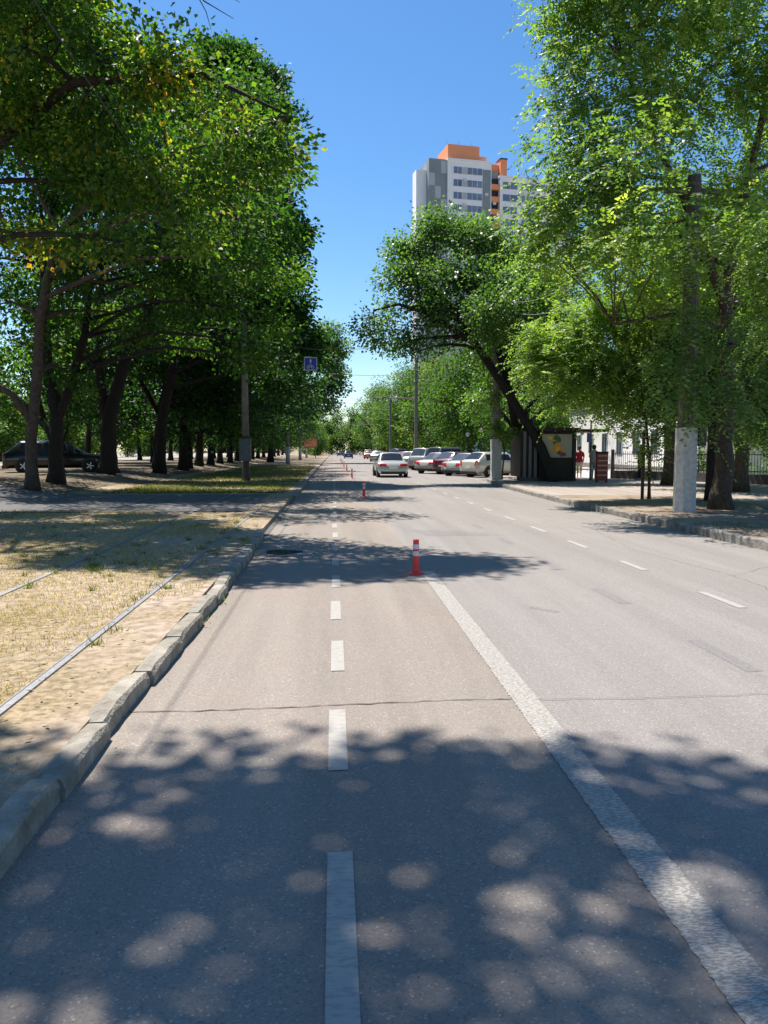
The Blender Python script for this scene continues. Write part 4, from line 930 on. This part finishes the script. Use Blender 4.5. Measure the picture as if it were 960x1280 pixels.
for a, b in (((-.13, -.17), (-.07, -.06)), ((-.07, -.06), (.06, -.06)), ((.06, -.06), (.10, -.17)), ((-.13, -.17), (-.01, -.17)), ((-.01, -.17), (.06, -.06)), ((-.07, -.06), (-.08, -.02))): bar(a, b)
mb.build('symbol', plain('sign_symbol', (.7, .72, .78), .4), t)
mb = MB(); mb.tube([(-.25, 0, .33), (-.25, 0, .78)], .01, 4); mb.tube([(.25, 0, .33), (.25, 0, .72)], .01, 4); mb.build('hanger', M['iron'], t)
MB().box(-.27, .05, -.03, .03, .335, .365).build('clamp', M['reflect'], t)

# billboard far left
t = thing('billboard', 'small pink and orange billboard with a pale frame beyond the left row of trunks', 'billboard', (-4.4, 150, .1))
MB().box(-1.4, 1.3, 0, .2, 2.1, 4.0).build('frame', M['kioskrib'], t)
MB().box(-1.25, 1.15, -.03, -.002, 2.25, 3.85).build('poster', mat('billboard_print', (.55, .10, .16), .5, col2=(.72, .42, .12), scale=.9), t)
for x in (-1.0, .9): MB().lathe([(.09, 0), (.09, 2.1)], 8, (x, .1, 0)).build('leg', M['polegrey'], t)

# wooden stake by the sapling
mb = MB(); mb.lathe([(.05, 0), (.052, 1.2), (.045, 2.0)], 7, (0, 0, 0)); mb.tube([(0, 0, 1.55), (.12, 0, 1.6)], .02, 5)
tag(mb.build('stake', M['bark2'], loc=(9.12, 22.2, .15)), 'rough brown wooden stake tied beside the slim sapling on the right', 'stake')

# globe lamps
for x, y, h, lab in ((11.9, 68, 2.9, 'left one of two park lamps with white globe among the trees beyond the cars'), (12.9, 67, 3.25, 'right one of two park lamps with white globe among the trees beyond the cars')):
    t = thing('park_lamp', lab, 'lamp', (x, y, .12), 0, 'globe lamps in the park')
    MB().lathe([(.09, 0), (.06, .5), (.04, h-.2)], 8).build('post', M['iron'], t)
    MB().lathe([(.02, h-.22), (.15, h-.15), (.2, h), (.15, h+.15), (.01, h+.2)], 14).build('globe', M['white'], t, True)

# ------------------------------------------------------------------ kiosk
t = thing('kiosk', 'dark street kiosk under the leaning tree with a lit-free cream poster of fruit colours', 'kiosk', (9.72, 36.0, .145))
t['label'] = 'dark brown street kiosk under the leaning tree with a cream poster on its front'
MB().box(.02, 1.78, 0, 2.4, .0, 2.38).build('body', M['kioskdark'], t)
mb = MB(); mb.box(-.25, 1.9, -.35, 2.5, 2.38, 2.52); mb.box(1.9, 3.3, -.15, 2.5, 2.34, 2.46); mb.build('roof', M['kioskdark'], t)
mb = MB(); mb.box(-.9, .0, .02, .25, .0, .18)
mb.build('plinth', M['darkstone'], t)
for i in range(3): MB().box(-.75+.26*i, -.62+.26*i, 0, .12, .18, 2.36).build('rib', M['kioskrib'], t)
MB().box(-.86, .0, .125, 2.2, .19, 2.37).build('side_wall', M['kioskdark'], t)
ps = MB().box(.12, 1.56, -.05, -.004, 1.12, 2.22).build('poster', M['poster'], t)
prnd = random.Random(4)
cols = {'orange': (.7, .28, .03), 'green': (.05, .14, .04), 'dark_red': (.35, .03, .03), 'yellow': (.75, .5, .05), 'violet': (.12, .05, .16)}
k = 0
for nme, px_, pz, r_ in (('yellow', .72, 2.02, .10), ('yellow', .60, 2.08, .08), ('orange', .82, 1.95, .09), ('green', .98, 2.05, .16), ('green', 1.12, 1.95, .12), ('green', .92, 1.80, .13), ('orange', .98, 1.70, .12), ('orange', 1.12, 1.74, .12),
                         ('orange', .92, 1.55, .14), ('yellow', 1.08, 1.50, .14), ('orange', 1.22, 1.50, .10), ('dark_red', 1.12, 1.34, .12), ('dark_red', 1.24, 1.30, .1), ('orange', .80, 1.48, .08), ('violet', 1.36, 1.25, .10), ('violet', 1.22, 1.20, .06)):
    n = 9; V = [(px_-.16+r_*prnd.uniform(.7, 1.15)*math.cos(2*math.pi*i/n), -.053-.0006*k, pz+r_*prnd.uniform(.7, 1.1)*math.sin(2*math.pi*i/n)) for i in range(n)]
    mesh('print_patch', V, [tuple(range(n))], M.setdefault('pp'+nme, plain('poster_'+nme, cols[nme], .5)), ps); k += 1
mb = MB()
for a in ((.08, .12), (1.56, 1.60)): mb.box(a[0], a[1], -.06, -.003, 1.08, 2.26)
mb.box(.12, 1.56, -.06, -.003, 2.22, 2.26); mb.box(.12, 1.56, -.06, -.003, 1.08, 1.12); mb.build('poster_frame', M['iron'], t)
MB().box(1.64, 1.78, -.06, -.003, 0, 2.37).build('corner_post', M['iron'], t)
MB().lathe([(.03, 2.2), (.1, 2.25), (.1, 2.3), (.02, 2.36)], 10, (2.1, .1, -.02)).build('lamp', M['clearlamp'], t)

# stand with red shelves
t = thing('display_stand', 'tall red display stand with cream shelf stripes beside the person in pale clothes', 'stand', (12.2, 34.4, .145))
MB().box(-.25, .25, -.12, .12, .08, 1.32).build('case', plain('stand_red', (.28, .04, .04), .6), t)
for i in range(5): MB().box(-.24, .24, -.16, -.12, .30+.22*i, .36+.22*i).build('shelf', M['poster'], t)
MB().box(-.26, .26, -.14, .14, 1.32, 1.40).build('top', M['bark'], t)
for x in (-.22, .22): MB().box(x-.02, x+.02, -.1, .1, 0, .08).build('foot', M['iron'], t)
mb = MB(); mb.lathe([(.045, 0), (.04, 2.9)], 8); t2 = thing('post', 'thin dark post with a small blue sign behind the red display stand', 'post', (12.55, 37.0, .145)); mb.build('shaft', M['iron'], t2)
t2.name = 'sign_post'
MB().box(-.22, .02, -.07, -.05, 1.85, 2.3).build('sign_panel', plain('small_blue', (.10, .18, .55), .5), t2)

# ------------------------------------------------------------------ white building, yard wall with iron fence
t = thing('white_building', 'low white building glimpsed bright behind the people and the iron fence', 'building', (21.2, 52.5, .1), R(-92))
MB().box(-18, 9.5, 0, 9, 0, 5.2).build('wall', M['white'], t)
MB().box(-18.2, 9.7, -.2, 9.2, 5.2, 5.6).build('roof', M['kioskrib'], t)
MB().box(-18, 9.5, -.08, -.003, 0, .45).build('plinth', M['polegrey'], t)
for x in (-14.5, -11, -7.4, -3.9, -.4, 3.0, 6.6):
    wn = MB().box(x-.65, x+.65, -.05, -.004, 1.2, 2.9).build('window', M['reflect'], t)
    for a in (-.58, .03): MB().box(x+a, x+a+.54, -.06, -.052, 1.28, 2.82).build('pane', M['glasslight'], wn)
a, b = Vector((14.55, 39.4)), Vector((21.0, 26.5)); L_ = (b-a).length; ang = math.atan2(b.y-a.y, b.x-a.x)
t = thing('iron_fence', 'black iron railing on a low dark stone wall, running right from behind the red stand', 'fence', (a.x, a.y, .145), ang)
MB().box(0, L_, -.15, .15, 0, .42).build('base_wall', M['darkstone'], t)
for i in range(0, 7): MB().box(i*L_/6-.06, i*L_/6+.06, -.06, .06, .42, 1.5).build('post', M['iron'], t)
for i in range(6):
    mb = MB(); x0_ = i*L_/6+.06; x1_ = (i+1)*L_/6-.06
    mb.box(x0_, x1_, -.02, .02, .52, .56); mb.box(x0_, x1_, -.02, .02, 1.25, 1.29); q = x0_+.1
    while q < x1_-.05: mb.lathe([(.012, .43), (.012, 1.42)], 5, (q, 0, 0)); q += .14
    mb.build('railing_panel', M['iron'], t)
o = MB().prism([(9.4, 40.6), (14.0, 40.2), (17.2, 33.4), (60, 33), (60, 110), (13.2, 90), (13.2, 46)], .1, .152).build('yard_paving', mat('pale_paving', (.46, .42, .38), .85, .08, 3)); tag(o, kind='structure')

# ------------------------------------------------------------------ cars
def car(name, label, loc, rz, col, kind='sedan', L=4.5, W=1.78, H=1.45, group=None, metal=.2, glass=None, lamp='redlamp', detail=True):
    """origin under the centre, nose towards +y"""
    t = thing(name, label, 'car', loc, rz, group)
    pm = M.setdefault('paint_%s' % (col,), plain('car_paint', col, .28, metal, .5, .8))
    gl = glass or M['glass']; h = H; w_ = W/2
    if kind == 'sedan':   st = [(-.5, .50, .62, .80), (-.485, .72, .92, .90), (-.44, .90, 1.0, .96), (-.30, .95, 1.0, 1.0), (-.17, 'r', 1.0, 1), (.06, 'r', 1.0, 1), (.24, .92, .99, 1.0), (.42, .78, .95, .97), (.485, .66, .86, .90), (.5, .5, .7, .80)]
    elif kind == 'hatch': st = [(-.5, .55, .70, .82), (-.49, .90, .93, .93), (-.47, .98, .97, .97), (-.45, 1.02, .99, .98), (-.33, 'r', 1.0, 1), (.06, 'r', 1.0, 1), (.25, .94, .99, 1.0), (.42, .82, .95, .97), (.485, .68, .86, .90), (.5, .5, .7, .80)]
    else:                 st = [(-.5, .60, .75, .86), (-.49, 1.0, .95, .95), (-.475, 1.08, .98, .98), (-.465, 1.12, .99, .98), (-.38, 'r', 1.0, 1), (.10, 'r', 1.0, 1), (.27, 1.06, .99, 1.0), (.44, .96, .96, .97), (.49, .80, .88, .92), (.5, .6, .75, .84)]
    zs_belt = {'sedan': .90, 'hatch': .93, 'suv': 1.06}[kind]
    rings = []; m = 8
    def half(y, zt, wf, roof, zshoulder):
        b = .22 if abs(y) < .48 else .30
        if roof: return [(0, y*L, b), (w_*.86*wf, y*L, b), (w_*.99*wf, y*L, .42), (w_*wf, y*L, .68), (w_*.955*wf, y*L, zshoulder), (w_*.70, y*L, h-.07), (w_*.55, y*L, h-.01), (0, y*L, h+.015)]
        return [(0, y*L, b), (w_*.86*wf, y*L, b), (w_*.99*wf, y*L, min(.42, zt*.8)), (w_*wf, y*L, min(.68, zt*.9)), (w_*.95*wf, y*L, zt-.04), (w_*.80*wf, y*L, zt), (w_*.5*wf, y*L, zt+.012), (0, y*L, zt+.02)]
    prof = []
    for (y, z, wf, _) in st:
        prof.append(half(y, z if z != 'r' else h, wf, z == 'r', zs_belt))
    # the windscreen and rear screen rows run from the belt to the roof
    V = []; F = []
    full = []
    for p in prof:
        ring = [(x, y, z) for x, y, z in p] + [(-x, y, z) for x, y, z in p[-2:0:-1]]
        full.append(ring); V += ring
    n = len(full[0])
    for k in range(len(full)-1):
        for i in range(n): F.append((k*n+i, k*n+(i+1) % n, (k+1)*n+(i+1) % n, (k+1)*n+i))
    F.append(tuple(range(n))[::-1]); F.append(tuple((len(full)-1)*n+i for i in range(n)))
    body = mesh('body', V, F, pm, t, True)
    md = body.modifiers.new('bevel', 'BEVEL'); md.width = .02; md.segments = 2; md.limit_method = 'ANGLE'; md.angle_limit = R(35)
    # glass
    def quad(name, P, m_, off=.012):
        P = [Vector(p) for p in P]; nn = (P[1]-P[0]).cross(P[3]-P[0]).normalized(); cc = sum(P, Vector())/4
        if nn.dot(cc-Vector((0, 0, .7))) < 0: nn = -nn
        P = [p+nn*off for p in P]; B = [p-nn*.02 for p in P]
        return mesh(name, P+B, [(0, 1, 2, 3), (0, 4, 5, 1), (1, 5, 6, 2), (2, 6, 7, 3), (3, 7, 4, 0)], m_, t)
    r0, r1 = [i for i, s_ in enumerate(st) if s_[1] == 'r']
    def lerp(a, b, f): return [a[i]+(b[i]-a[i])*f for i in range(3)]
    def screen(nm, ia, ib):
        cols_ = [[lerp(prof[ia][q], prof[ib][q], f) for q in (5, 6, 7)] for f in (.10, .5, .88)]
        rows = [[(-r_[0][0]*.93, r_[0][1], r_[0][2]), (-r_[1][0], r_[1][1], r_[1][2]), tuple(r_[2]), (r_[1][0], r_[1][1], r_[1][2]), (r_[0][0]*.93, r_[0][1], r_[0][2])] for r_ in cols_]
        sgn = -1 if ia < ib else 1; o_ = Vector((0, sgn*.5, .8)).normalized()*.022
        Vt = [Vector(p)+o_ for r_ in rows for p in r_]; Vb = [p-o_*1.6 for p in Vt]
        Fq = [(a*5+b, a*5+b+1, a*5+b+6, a*5+b+5) for a in range(2) for b in range(4)]
        edge = [0, 1, 2, 3, 4, 9, 14, 13, 12, 11, 10, 5]
        Fq += [(edge[k], edge[(k+1) % 12], edge[(k+1) % 12]+15, edge[k]+15) for k in range(12)]
        mesh(nm, Vt+Vb, Fq, gl, t)
    screen('rear_window', r0-1, r0); screen('windscreen', r1+1, r1)
    for s_ in (1, -1):
        def pt(y, f):     # on the side glass: interpolate shoulder to roof rail
            a = prof[r0][4]; b_ = prof[r0][5]; return (s_*(a[0]+(b_[0]-a[0])*f), y, a[2]+(b_[2]-a[2])*f)
        y0_, y1_ = st[r0][0]*L, st[r1][0]*L; yb, yf = st[r0-1][0]*L, st[r1+1][0]*L
        mid = (y0_+y1_)/2+.02
        quad('side_window', [pt(y0_-.02, .14), pt(mid-.04, .14), pt(mid-.04, .86), pt(y0_+.02, .86)], gl)
        quad('side_window', [pt(mid+.04, .14), pt(y1_+.12, .14), pt(y1_-.02, .86), pt(mid+.04, .86)], gl)
        # corner lights
        zl = st[1][1]*.92
        if kind == 'sedan': tl = [(s_*w_*.40, -.4905*L, .66), (s_*w_*.88, -.478*L, .66), (s_*w_*.88, -.470*L, .80), (s_*w_*.46, -.472*L, .80)]
        else: tl = [(s_*w_*.66, -.4945*L, .72), (s_*w_*.92, -.482*L, .72), (s_*w_*.92, -.474*L, 1.0), (s_*w_*.72, -.482*L, 1.0)]
        quad('tail_light', tl, M[lamp], .035)
        quad('tail_light', [(s_*w_*.96, -.44*L, .68), (s_*w_*.93, -.478*L, .68), (s_*w_*.92, -.474*L, .80), (s_*w_*.95, -.44*L, .80)], M[lamp], .02)
        quad('headlight', [(s_*w_*.50, .489*L, .60), (s_*w_*.86, .472*L, .60), (s_*w_*.86, .455*L, .70), (s_*w_*.52, .478*L, .70)], M['clearlamp'], .03)
        mr = MB().box(s_*w_*.98-.0, s_*(w_+.17), y1_-.02+.10, y1_+.10+.10, zs_belt+.0, zs_belt+.13); mr.build('mirror', pm, t)
        for yy in (-.30*L, .31*L):
            arch = MB().lathe([(.395, s_*w_*.90), (.395, s_*(w_*1.0+.004)), (.33, s_*(w_*1.0+.005))], 20, (0, yy, .33), ax='x'); arch.build('wheel_arch', M['plastic'], t)
            wh = MB().lathe([(.20, s_*(w_*.80)), (.30, s_*(w_*.80)), (.325, s_*(w_*.84)), (.325, s_*(w_*1.0)), (.30, s_*(w_*1.0+.022)), (.21, s_*(w_*1.0+.018))], 22, (0, yy, .325), ax='x').build('wheel', M['rubber'], t, True)
            rim = MB().lathe([(.205, s_*(w_*1.0+.012)), (.19, s_*(w_*1.0+.018)), (.175, s_*(w_*1.0+.006))], 20, (0, yy, .325), cap=False, ax='x')
            for q in range(5):
                a_ = q*2*math.pi/5; ca, sa = math.cos(a_), math.sin(a_); x_ = s_*(w_+.019)
                rim.add([(x_, yy-.025*sa, .325+.025*ca), (x_, yy+.025*sa, .325-.025*ca), (x_, yy+.18*ca+.02*sa, .325+.18*sa-.02*ca), (x_, yy+.18*ca-.02*sa, .325+.18*sa+.02*ca)], [(0, 1, 2, 3)])
            rim.lathe([(.05, s_*(w_+.016)), (.03, s_*(w_+.026))], 10, (0, yy, .325), ax='x')
            rim.build('rim', M['chrome'], wh)
    MB().box(-w_*.80, w_*.80, -.503*L, -.46*L, .20, .36).build('rear_bumper_skirt', M['plastic'], t)
    MB().box(-w_*.80, w_*.80, .46*L, .503*L, .18, .34).build('front_bumper_skirt', M['plastic'], t)
    MB().box(-.26, .26, -.5*L-.02, -.49*L, .52, .63).build('number_plate', M['plate'], t)
    MB().box(-.3, .3, .49*L, .5*L+.015, .40, .56).build('grille', M['plastic'], t)
    return t
car('sedan_car', 'white four-door sedan driving away in the middle of the road', (3.45, 47.4, 0), R(1.5), (.46, .46, .45), 'sedan', 4.5, 1.82, 1.47, lamp='redlamp')
car('dark_car', 'small dark blue car far ahead on the road, nearer of two', (3.0, 157, 0), 0, (.02, .04, .10), 'hatch', 4.2, 1.78, 1.5)
car('dark_car', 'dark grey car far ahead on the road, beyond the dark blue one', (1.9, 215, 0), 0, (.04, .05, .06), 'hatch', 4.3, 1.8, 1.5)
t = car('black_car', 'shiny black hatchback parked on the grass between the left trunks', (-13.6, 39.2, lz(-13.6)), R(-78), (.006, .006, .008), 'hatch', 4.9, 1.85, 1.55)
GC = 'cars parked at an angle on the right'
gl2 = M['glasslight']
HA = R(-50)
parked = [
    ('white', 'nearest parked car, a cream-white hatchback behind the whitewashed pole', 10.0, 46.6, (.52, .49, .42), 'hatch', 4.7, 1.5, None, -60),
    ('silver', 'silver-green sedan tucked behind the cream-white hatchback', 8.9, 49.2, (.30, .32, .30), 'sedan', 4.4, 1.42, gl2, -48),
    ('wine', 'dark wine red hatchback parked between the silver-green and the large silver sedan', 8.7, 52.2, (.10, .03, .04), 'hatch', 4.2, 1.50, gl2, -48),
    ('silver', 'large silver-beige sedan with bright red tail lights, tail out into the road', 7.75, 54.4, (.33, .305, .28), 'sedan', 4.8, 1.45, gl2, -42),
    ('dark', 'tall dark people carrier with pale roof rails behind the silver-beige sedan', 9.1, 60.0, (.08, .09, .12), 'suv', 4.8, 1.85, None, -48),
    ('silver', 'silver off-road car beside the red one', 8.1, 63.8, (.33, .33, .32), 'suv', 4.5, 1.78, gl2, -40),
    ('white', 'small pale hatchback next to the red car', 7.4, 67.0, (.36, .38, .36), 'hatch', 4.0, 1.5, gl2, -35),
    ('red', 'bright red hatchback behind the white sedan, farthest of the near parked group', 7.3, 70.6, (.55, .02, .02), 'hatch', 4.1, 1.5, gl2, -30)]
for c_ in parked:
    car('%s_car' % c_[0], c_[1], (c_[2], c_[3], 0), R(c_[9]), c_[4], c_[5], c_[6], 1.78, c_[7], GC, glass=c_[8])
GF = 'cars parked farther along the right'
for (x, y, col, k, lab, rz) in ((6.6, 112, (.45, .46, .48), 'hatch', 'pale silver car parked farther up, first of the distant group', -20), (7.4, 117, (.45, .05, .10), 'hatch', 'crimson car parked farther up beside the pale silver one', -25),
        (8.6, 98, (.05, .06, .09), 'suv', 'dark car parked half hidden behind the white sedan', -35), (8.4, 90, (.5, .04, .04), 'sedan', 'red car roof seen over the white sedan', -35), (8.2, 83, (.50, .50, .52), 'sedan', 'pale grey sedan just beyond the bright red hatchback', -35),
        (7.6, 126, (.55, .55, .55), 'hatch', 'white car in the distant group under the trees', -25), (7.9, 133, (.05, .06, .08), 'sedan', 'dark sedan at the end of the distant group', -25), (6.9, 146, (.50, .16, .06), 'hatch', 'orange-brown car beyond the distant group', -15), (7.6, 170, (.6, .6, .6), 'suv', 'tiny white van at the far end of the kerb', -5)):
    car('parked_car', lab, (x, y, 0), R(rz), col, k, 4.3, 1.76, {'sedan': 1.44, 'hatch': 1.5, 'suv': 1.8}[k], GF, glass=gl2)

# ------------------------------------------------------------------ people
def person(label, loc, rz, skin_parts, cloth, H=1.65, pose='walk', trousers=None, arms='down', skirt=False, group=None, hairm=None):
    t = thing('person', label, 'person', loc, rz); s = H/1.7
    st = .16 if pose == 'walk' else .04
    v = [((0, 0, .95), .125), ((0, .0, 1.12), .115), ((0, .01, 1.30), .135), ((0, .0, 1.42), .075), ((0, .01, 1.50), .05), ((0, .02, 1.58), .078), ((0, .02, 1.66), .06)]
    e = [(0, 1), (1, 2), (2, 3), (3, 4), (4, 5), (5, 6)]
    def chain(root, pts):
        prev = root
        for p in pts: v.append(p); e.append((prev, len(v)-1)); prev = len(v)-1
    chain(0, [((.09, 0, .86), .095), ((.10, st*.6, .50), .058), ((.10, st*.1, .12), .036), ((.10, st*.1, .05), .04), ((.11, st*.1+.15, .03), .03)])
    chain(0, [((-.09, 0, .86), .095), ((-.10, -st*.3, .50), .058), ((-.10, -st*1.2, .14), .036), ((-.10, -st*1.2, .05), .04), ((-.11, -st*1.2+.15, .03), .03)])
    for sg in (1, -1):
        if arms == 'front' : pts = [((sg*.17, 0, 1.38), .05), ((sg*.25, -.02, 1.12), .04), ((sg*.14, .2, 1.08), .03), ((sg*.08, .26, 1.08), .028)]
        else: pts = [((sg*.17, 0, 1.38), .05), ((sg*.24, -.02, 1.12), .04), ((sg*.23, .10, .90), .03), ((sg*.22, .13, .80), .032)]
        chain(3, pts)
    me = bpy.data.meshes.new('body'); me.from_pydata([(x*s, y*s, z*s) for (x, y, z), _ in v], e, []); me.materials.append(skin_parts)
    b = bpy.data.objects.new('body', me); C.objects.link(b); b.parent = t
    md = b.modifiers.new('skin', 'SKIN')
    for i, (_, r_) in enumerate(v): me.skin_vertices[0].data[i].radius = (r_*s, r_*s)
    me.skin_vertices[0].data[0].use_root = True
    b.modifiers.new('sub', 'SUBSURF').levels = 1; b.modifiers['sub'].render_levels = 2
    def shell(prof, m_, nm, n=14, sq=.72, c=(0, 0)):
        V = []; F = []
        for r_, z in prof:
            for i in range(n): a_ = 2*math.pi*i/n; V.append(((c[0]+r_*math.cos(a_))*s, (c[1]+r_*sq*math.sin(a_))*s, z*s))
        for k in range(len(prof)-1):
            for i in range(n): F.append((k*n+i, k*n+(i+1) % n, (k+1)*n+(i+1) % n, (k+1)*n+i))
        F.append(tuple(range(n))[::-1]); F.append(tuple((len(prof)-1)*n+i for i in range(n)))
        return mesh(nm, V, F, m_, t, True)
    if skirt: shell([(.25, .62), (.22, .78), (.19, .95)], M['whitecloth'], 'skirt'); shell([(.21, .84), (.19, .98), (.155, 1.12), (.19, 1.3), (.20, 1.38), (.09, 1.45)], cloth, 'blouse')
    else:
        shell([(.20, .84), (.19, .98), (.175, 1.12), (.20, 1.3), (.21, 1.38), (.09, 1.46)], cloth, 'shirt')
    if trousers:
        for sg in (1, -1):
            mb = MB(); mb.tube([(sg*.09*s, 0, .92*s), (sg*.10*s, (st*.6 if sg > 0 else -st*.3)*s, .50*s), (sg*.10*s, (st*.1 if sg > 0 else -st*1.2)*s, .10*s)], [.115*s, .085*s, .07*s], 10)
            mb.build('trouser_leg', trousers, t, True)
    for sg in (1, -1):
        mb = MB(); mb.tube([(sg*.15*s, 0, 1.40*s), (sg*.21*s, -.01*s, 1.24*s), (sg*.235*s, -.02*s, 1.14*s)], [.07*s, .065*s, .06*s], 8); mb.build('sleeve', cloth, t, True)
    V = []; hb = MB(); hb.lathe([(.02, 1.50), (.078, 1.55), (.098, 1.62), (.09, 1.69), (.05, 1.735), (.005, 1.745)], 12)
    mesh('hair', [(x*s, (y*1.1-.012)*s, z*s) for x, y, z in hb.V], hb.F, hairm or M['hair'], t, True)
    return t
person('woman in a red top and short pale skirt walking away past the kiosk', (13.1, 40.4, .15), R(-10), M['skin'], M['redcloth'], 1.66, skirt=True)
person('person in pale grey clothes standing beside the red display stand', (12.5, 36.3, .15), R(-50), M['skin'], M['palecloth'], 1.68, 'stand', M['palecloth'], 'front', hairm=M['hair'])
person('person in dark clothes standing by the stone wall behind the wooden stake', (15.0, 36.9, .15), R(70), M['skin'], M['darkcloth'], 1.66, 'stand', M['darkcloth'], 'front')

# ------------------------------------------------------------------ apartment tower
B = A(560, 200, 190); Ht = B.z
t = thing('apartment_tower', 'tall white apartment tower with grey checked corner and orange roof blocks above the leaning tree', 'building', (B.x, B.y, 0), R(10))
wht = M['tw'] = mat('tower_white', (.80, .80, .82), .8, .05, .4); gry = mat('tower_grey_green', (.23, .27, .28), .8, .1, .4); gry2 = mat('tower_panel_pale', (.42, .45, .47), .8, .05, .4)
org = mat('tower_orange', (.85, .32, .15), .8, .05, .4); wgl = mat('tower_glass', (.07, .11, .19), .3, 0, .22, spec=.5, col2=(.24, .30, .40))
MB().box(0, 11.2, 0, 14, 0, Ht).build('wall', wht, t)
MB().box(-4.6, -.01, .6, 9, 0, Ht+.3).build('wing', gry, t)
MB().box(-7.2, -4.62, 2.6, 5.8, 0, Ht-1.9).build('wing', wht, t)
MB().box(11.2, 13.8, 2.2, 13, 0, Ht-1).build('recess', gry, t)
MB().box(13.8, 33, .8, 14, 0, Ht-2.6).build('wing', wht, t)
mb = MB(); mb.box(-.15, 11.4, -.25, 14.2, Ht, Ht+.5); mb.box(13.6, 33.2, .6, 14.2, Ht-2.6, Ht-2.2); mb.build('parapet', wht, t)
mb = MB(); mb.box(.3, 8.4, 1, 9, Ht+.5, Ht+4.2); mb.box(8.42, 10.3, 1.2, 8, Ht+.5, Ht+2.0); mb.box(10.32, 14.2, 3, 8, Ht-.9, Ht+1.1); mb.box(14.22, 15.9, 1.6, 4.2, Ht-2.1, Ht+2.0)
mb.build('roof_block', org, t)
MB().box(14.1, 16.0, 1.5, 4.3, Ht+2.0, Ht+2.3).build('roof_cap', M['kioskdark'], t)
mb = MB(); rk = random.Random(2)
for i in range(22):
    for j in range(3):
        if rk.random() < .45 and i < 12: MB().box(-4.55+1.5*j, -3.1+1.5*j, .55, .597, Ht-3*(i+1)+.05, Ht-3*i-.05).build('facade_panel', gry2, t)
mb = MB(); mb.box(8.9, 11.0, -.06, -.004, 0, Ht-1.5); mb.build('grey_strip', gry, t)
nf = 22
w1 = None
def winset(u0, u1, z0, z1, y, n):
    global w1
    o = MB().box(u0, u1, y-.05, y-.004, z0, z1).build('window', wgl, t)
    q = MB()
    for i in range(n+1):
        x_ = u0+(u1-u0)*i/n; q.box(x_-.035, x_+.035, y-.10, y-.052, z0, z1)
    q.box(u0, u1, y-.09, y-.052, z0, z0+.06); q.build('frame', wht, o)
    return o
for i in range(14):
    zt = Ht-1.35-2.97*i
    winset(1.4, 3.6, zt-1.65, zt, 0, 2); winset(4.9, 8.8, zt-1.65, zt, 0, 3)
    MB().box(3.62, 4.88, -.04, -.004, zt-1.6, zt).build('spandrel', gry2, t)
    for k in range(3): winset(14.5+5*k, 18.4+5*k, zt-4.0, zt-2.3, .8, 2)
    MB().box(11.22, 13.78, 1.2, 2.17, zt-4.15, zt-2.9).build('balcony', org, t)
    MB().box(11.24, 13.76, 2.1, 2.19, zt-2.9, zt-1.3).build('balcony_opening', M['iron'], t)

for (x_, y_, z_) in ((4.3, -.35, 4.3), (4.3, -.35, 10.2), (9.9, -.35, 7.4), (.7, -.35, 13.1), (20, .45, 6.2), (23.9, .45, 12), (12.4, .7, 9)):
    MB().box(x_-.4, x_+.4, y_, y_+.3, Ht-z_-.3, Ht-z_+.3).build('air_conditioner', M['reflect'], t)
mb = MB()
for x_ in (1, 4, 7.5): mb.lathe([(.04, Ht+4.2), (.03, Ht+6.2)], 5, (x_, 4, 0))
mb.build('aerial', M['iron'], t)

bpy.context.view_layer.update()
